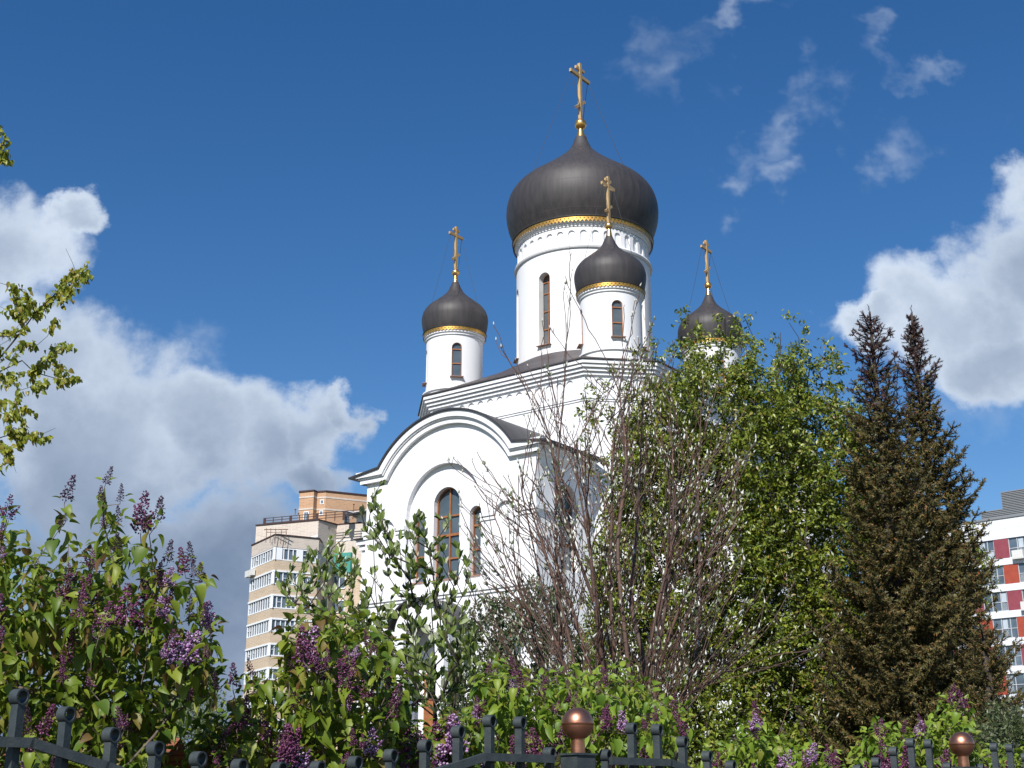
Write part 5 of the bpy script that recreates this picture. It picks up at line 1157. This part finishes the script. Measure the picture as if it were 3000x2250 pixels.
# ------------------------------------------------------------------ spruces
NEED = []
for k in range(15):
    t = k / 15; a = k * 2.4; c, s_ = math.cos(a), math.sin(a); o = np.array((0, t, 0)); tipn = np.array((c * .30, t + .20, s_ * .30)); sd = np.array((-s_, 0, c)) * .055
    NEED.append((o - sd * 1.5, o + sd * 1.5, tipn))
NT = np.array([p for q_ in NEED for p in q_] + [(-.05, 0, 0), (.05, 0, 0), (0, 1.08, 0), (0, 0, -.05), (0, 0, .05), (0, 1.08, 0)]); NF = np.arange(len(NT)).reshape(-1, 3)
def spruce(label, px, ytop, Y, prof_, group, seed):
    """prof_: list of (image row, half width in image columns) read as real widths at distance Y"""
    r_ = np.random.default_rng(seed); top = np.array(atY(px, ytop, Y)); bx = top[0] ; g0 = Vector((bx, Y, 0)); e_ = plant('spruce', g0, label, 'spruce', group)
    zs = np.array([atY(px, y, Y).z for y, w in prof_][::-1]); ws = np.array([w / FPX * Y * 1.06 for y, w in prof_][::-1])
    H = top[2]; mb = MB(); mb.tube([(0, 0, 0), (0.02, 0, H * .5), (0, 0, H - .2)], [.20, .12, .02], 8); mb.build('trunk', 'bark_dark', e_, True)
    seg_a = []; seg_b = []; SP = []; SD = []; SS = []; hz = []
    z = H - .42
    while z > .4:
        tf = min(1.0, .42 + .58 * (H - z) / 3.2); Lm = max(.05, float(np.interp(z, zs, ws)) * 1.0 - .13 * tf); nb = 5 if z > H - 2 else 8
        a0 = r_.uniform(0, 6.28)
        for k in range(nb):
            a = a0 + 6.283 * k / nb + r_.normal() * .15; L_ = Lm * r_.choice([1.0, .8, 1.12, .6, .9, 1.0]) * r_.uniform(.82, 1.15); zz = z + r_.normal() * .06
            hd = np.array([math.cos(a), math.sin(a), 0]); n = max(3, int(L_ / .12)); pts = []
            rise = .55 if z > H - 2.2 else .12
            for i in range(n + 1):
                s_ = i / n; pts.append(np.array([0, 0, zz]) + hd * L_ * s_ + np.array([0, 0, L_ * (rise * s_ - .55 * s_ * (1 - s_) * (1 if z < H - 2 else .2) + .16 * s_ ** 3)]))
            pts = np.array(pts); seg_a += list(pts[:-1]); seg_b += list(pts[1:])
            sdv = np.array([-hd[1], hd[0], 0])
            for i in range(1, n + 1):
                s_ = i / n
                if s_ < .22 and L_ > .6: continue
                tl2 = L_ * .42 * (1 - s_) + .10; d0 = unit(pts[i] - pts[i - 1])
                for sg in (1, -1):
                    dt = unit(d0 * .75 + sdv * sg * .9 + np.array([0, 0, -.22 + .2 * s_])); m_ = max(1, int(tl2 / .11))
                    for q_ in range(m_):
                        o = pts[i] + dt * (.11 * q_ + .02); SP.append(o); SD.append(dt + r_.normal(size=3) * .16); SS.append(r_.uniform(.14, .21)); hz.append(zz)
                        if q_ and r_.random() < .75:
                            for s2 in (1, -1): SP.append(o); SD.append(unit(dt + sg * s2 * d0 * .9 + r_.normal(size=3) * .2 + np.array([0, 0, .12]))); SS.append(r_.uniform(.11, .17)); hz.append(zz)
                        if r_.random() < .22: SP.append(o); SD.append(unit(np.array([0, 0, -1.0]) + dt * .3 + r_.normal(size=3) * .15)); SS.append(r_.uniform(.12, .2)); hz.append(zz)
                SP.append(pts[i]); SD.append(d0 + np.array([0, 0, .15 + .3 * (s_ > .9)]) + r_.normal(size=3) * .12); SS.append(r_.uniform(.14, .21)); hz.append(zz)
                if r_.random() < .5: SP.append(pts[i]); SD.append(unit(d0 * .4 + np.array([0, 0, .9]) + r_.normal(size=3) * .2)); SS.append(r_.uniform(.09, .13)); hz.append(zz)
        z -= r_.uniform(.15, .20) if z > H - 2.5 else r_.uniform(.20, .29)
    for q_ in range(14):
        SP.append(np.array([0, 0, H - .045 * q_ - .10])); SD.append(unit(np.array([r_.normal() * .3, r_.normal() * .3, 1]))); SS.append(.14); hz.append(H)
    SP, SD, SS, hz = map(np.array, (SP, SD, SS, hz)); SS = SS * np.clip(.45 + .55 * (H - hz) / 3.0, .45, 1); up = hz > H - (1.9 if group else -9) + r_.normal(size=len(hz)) * .4
    wid = SS * r_.uniform(.75, 1.0, len(SS))
    for msk, m_, nm in ((~up, 'spruce_needle', 'foliage'), (up, 'spruce_top', 'coned_top')):
        if msk.sum() == 0: continue
        sd = unit(SD[msk]); ref = rdir(msk.sum()); v, f = place(NT, NF, SP[msk], sd, ref, SS[msk], None); mesh_np(nm, v, f, m_, e_, False)
    k = r_.random(len(SP)) < .55; k &= ~up; n_ = k.sum(); ep = SP[k] + unit(SD[k]) * SS[k][:, None]
    v, f = place(OCT[0], OCT[1], ep, unit(SD[k]), rdir(n_), r_.uniform(.018, .034, n_)); tag(mesh_np('new_buds', v, f, 'spruce_bud', e_, False), kind='stuff')
    br = MB(); sa = np.array(seg_a); sb = np.array(seg_b); a = sa; d = unit(sb - sa); s1 = unit(np.cross(d, [0, 0, 1.0])) * .013; u1 = np.cross(s1 / .013, d) * .013
    V_ = np.stack([a + s1, a - s1, a + u1, sb + s1, sb - s1, sb + u1], 1).reshape(-1, 3); F_ = (np.array([(0, 1, 4, 3), (1, 2, 5, 4), (2, 0, 3, 5)])[None] + (np.arange(len(a)) * 6)[:, None, None]).reshape(-1, 4)
    mesh_np('branches', V_, F_, 'bark_dark', e_)
    return e_
spruce('left of the two tall dark spruces, with a thick purple-brown coned top', 2545, 885, 23.0, [(885, 2), (930, 20), (1000, 50), (1060, 72), (1120, 60), (1200, 92), (1300, 100), (1400, 118), (1550, 150), (1700, 185), (1850, 215), (2000, 240), (2250, 270)], 'tall spruces', 1)
spruce('right of the two tall dark spruces, with a thin bare leading shoot', 2668, 888, 24.5, [(888, 2), (950, 14), (1010, 36), (1060, 50), (1100, 82), (1160, 52), (1230, 60), (1300, 90), (1330, 132), (1400, 90), (1450, 165), (1550, 135), (1700, 160), (1850, 180), (2000, 200), (2250, 230)], 'tall spruces', 2)
spruce('small spruce low at the right in front of the red block', 2872, 1790, 20.0, [(1790, 4), (1850, 35), (1900, 50), (1980, 66), (2060, 85), (2200, 110)], None, 3)
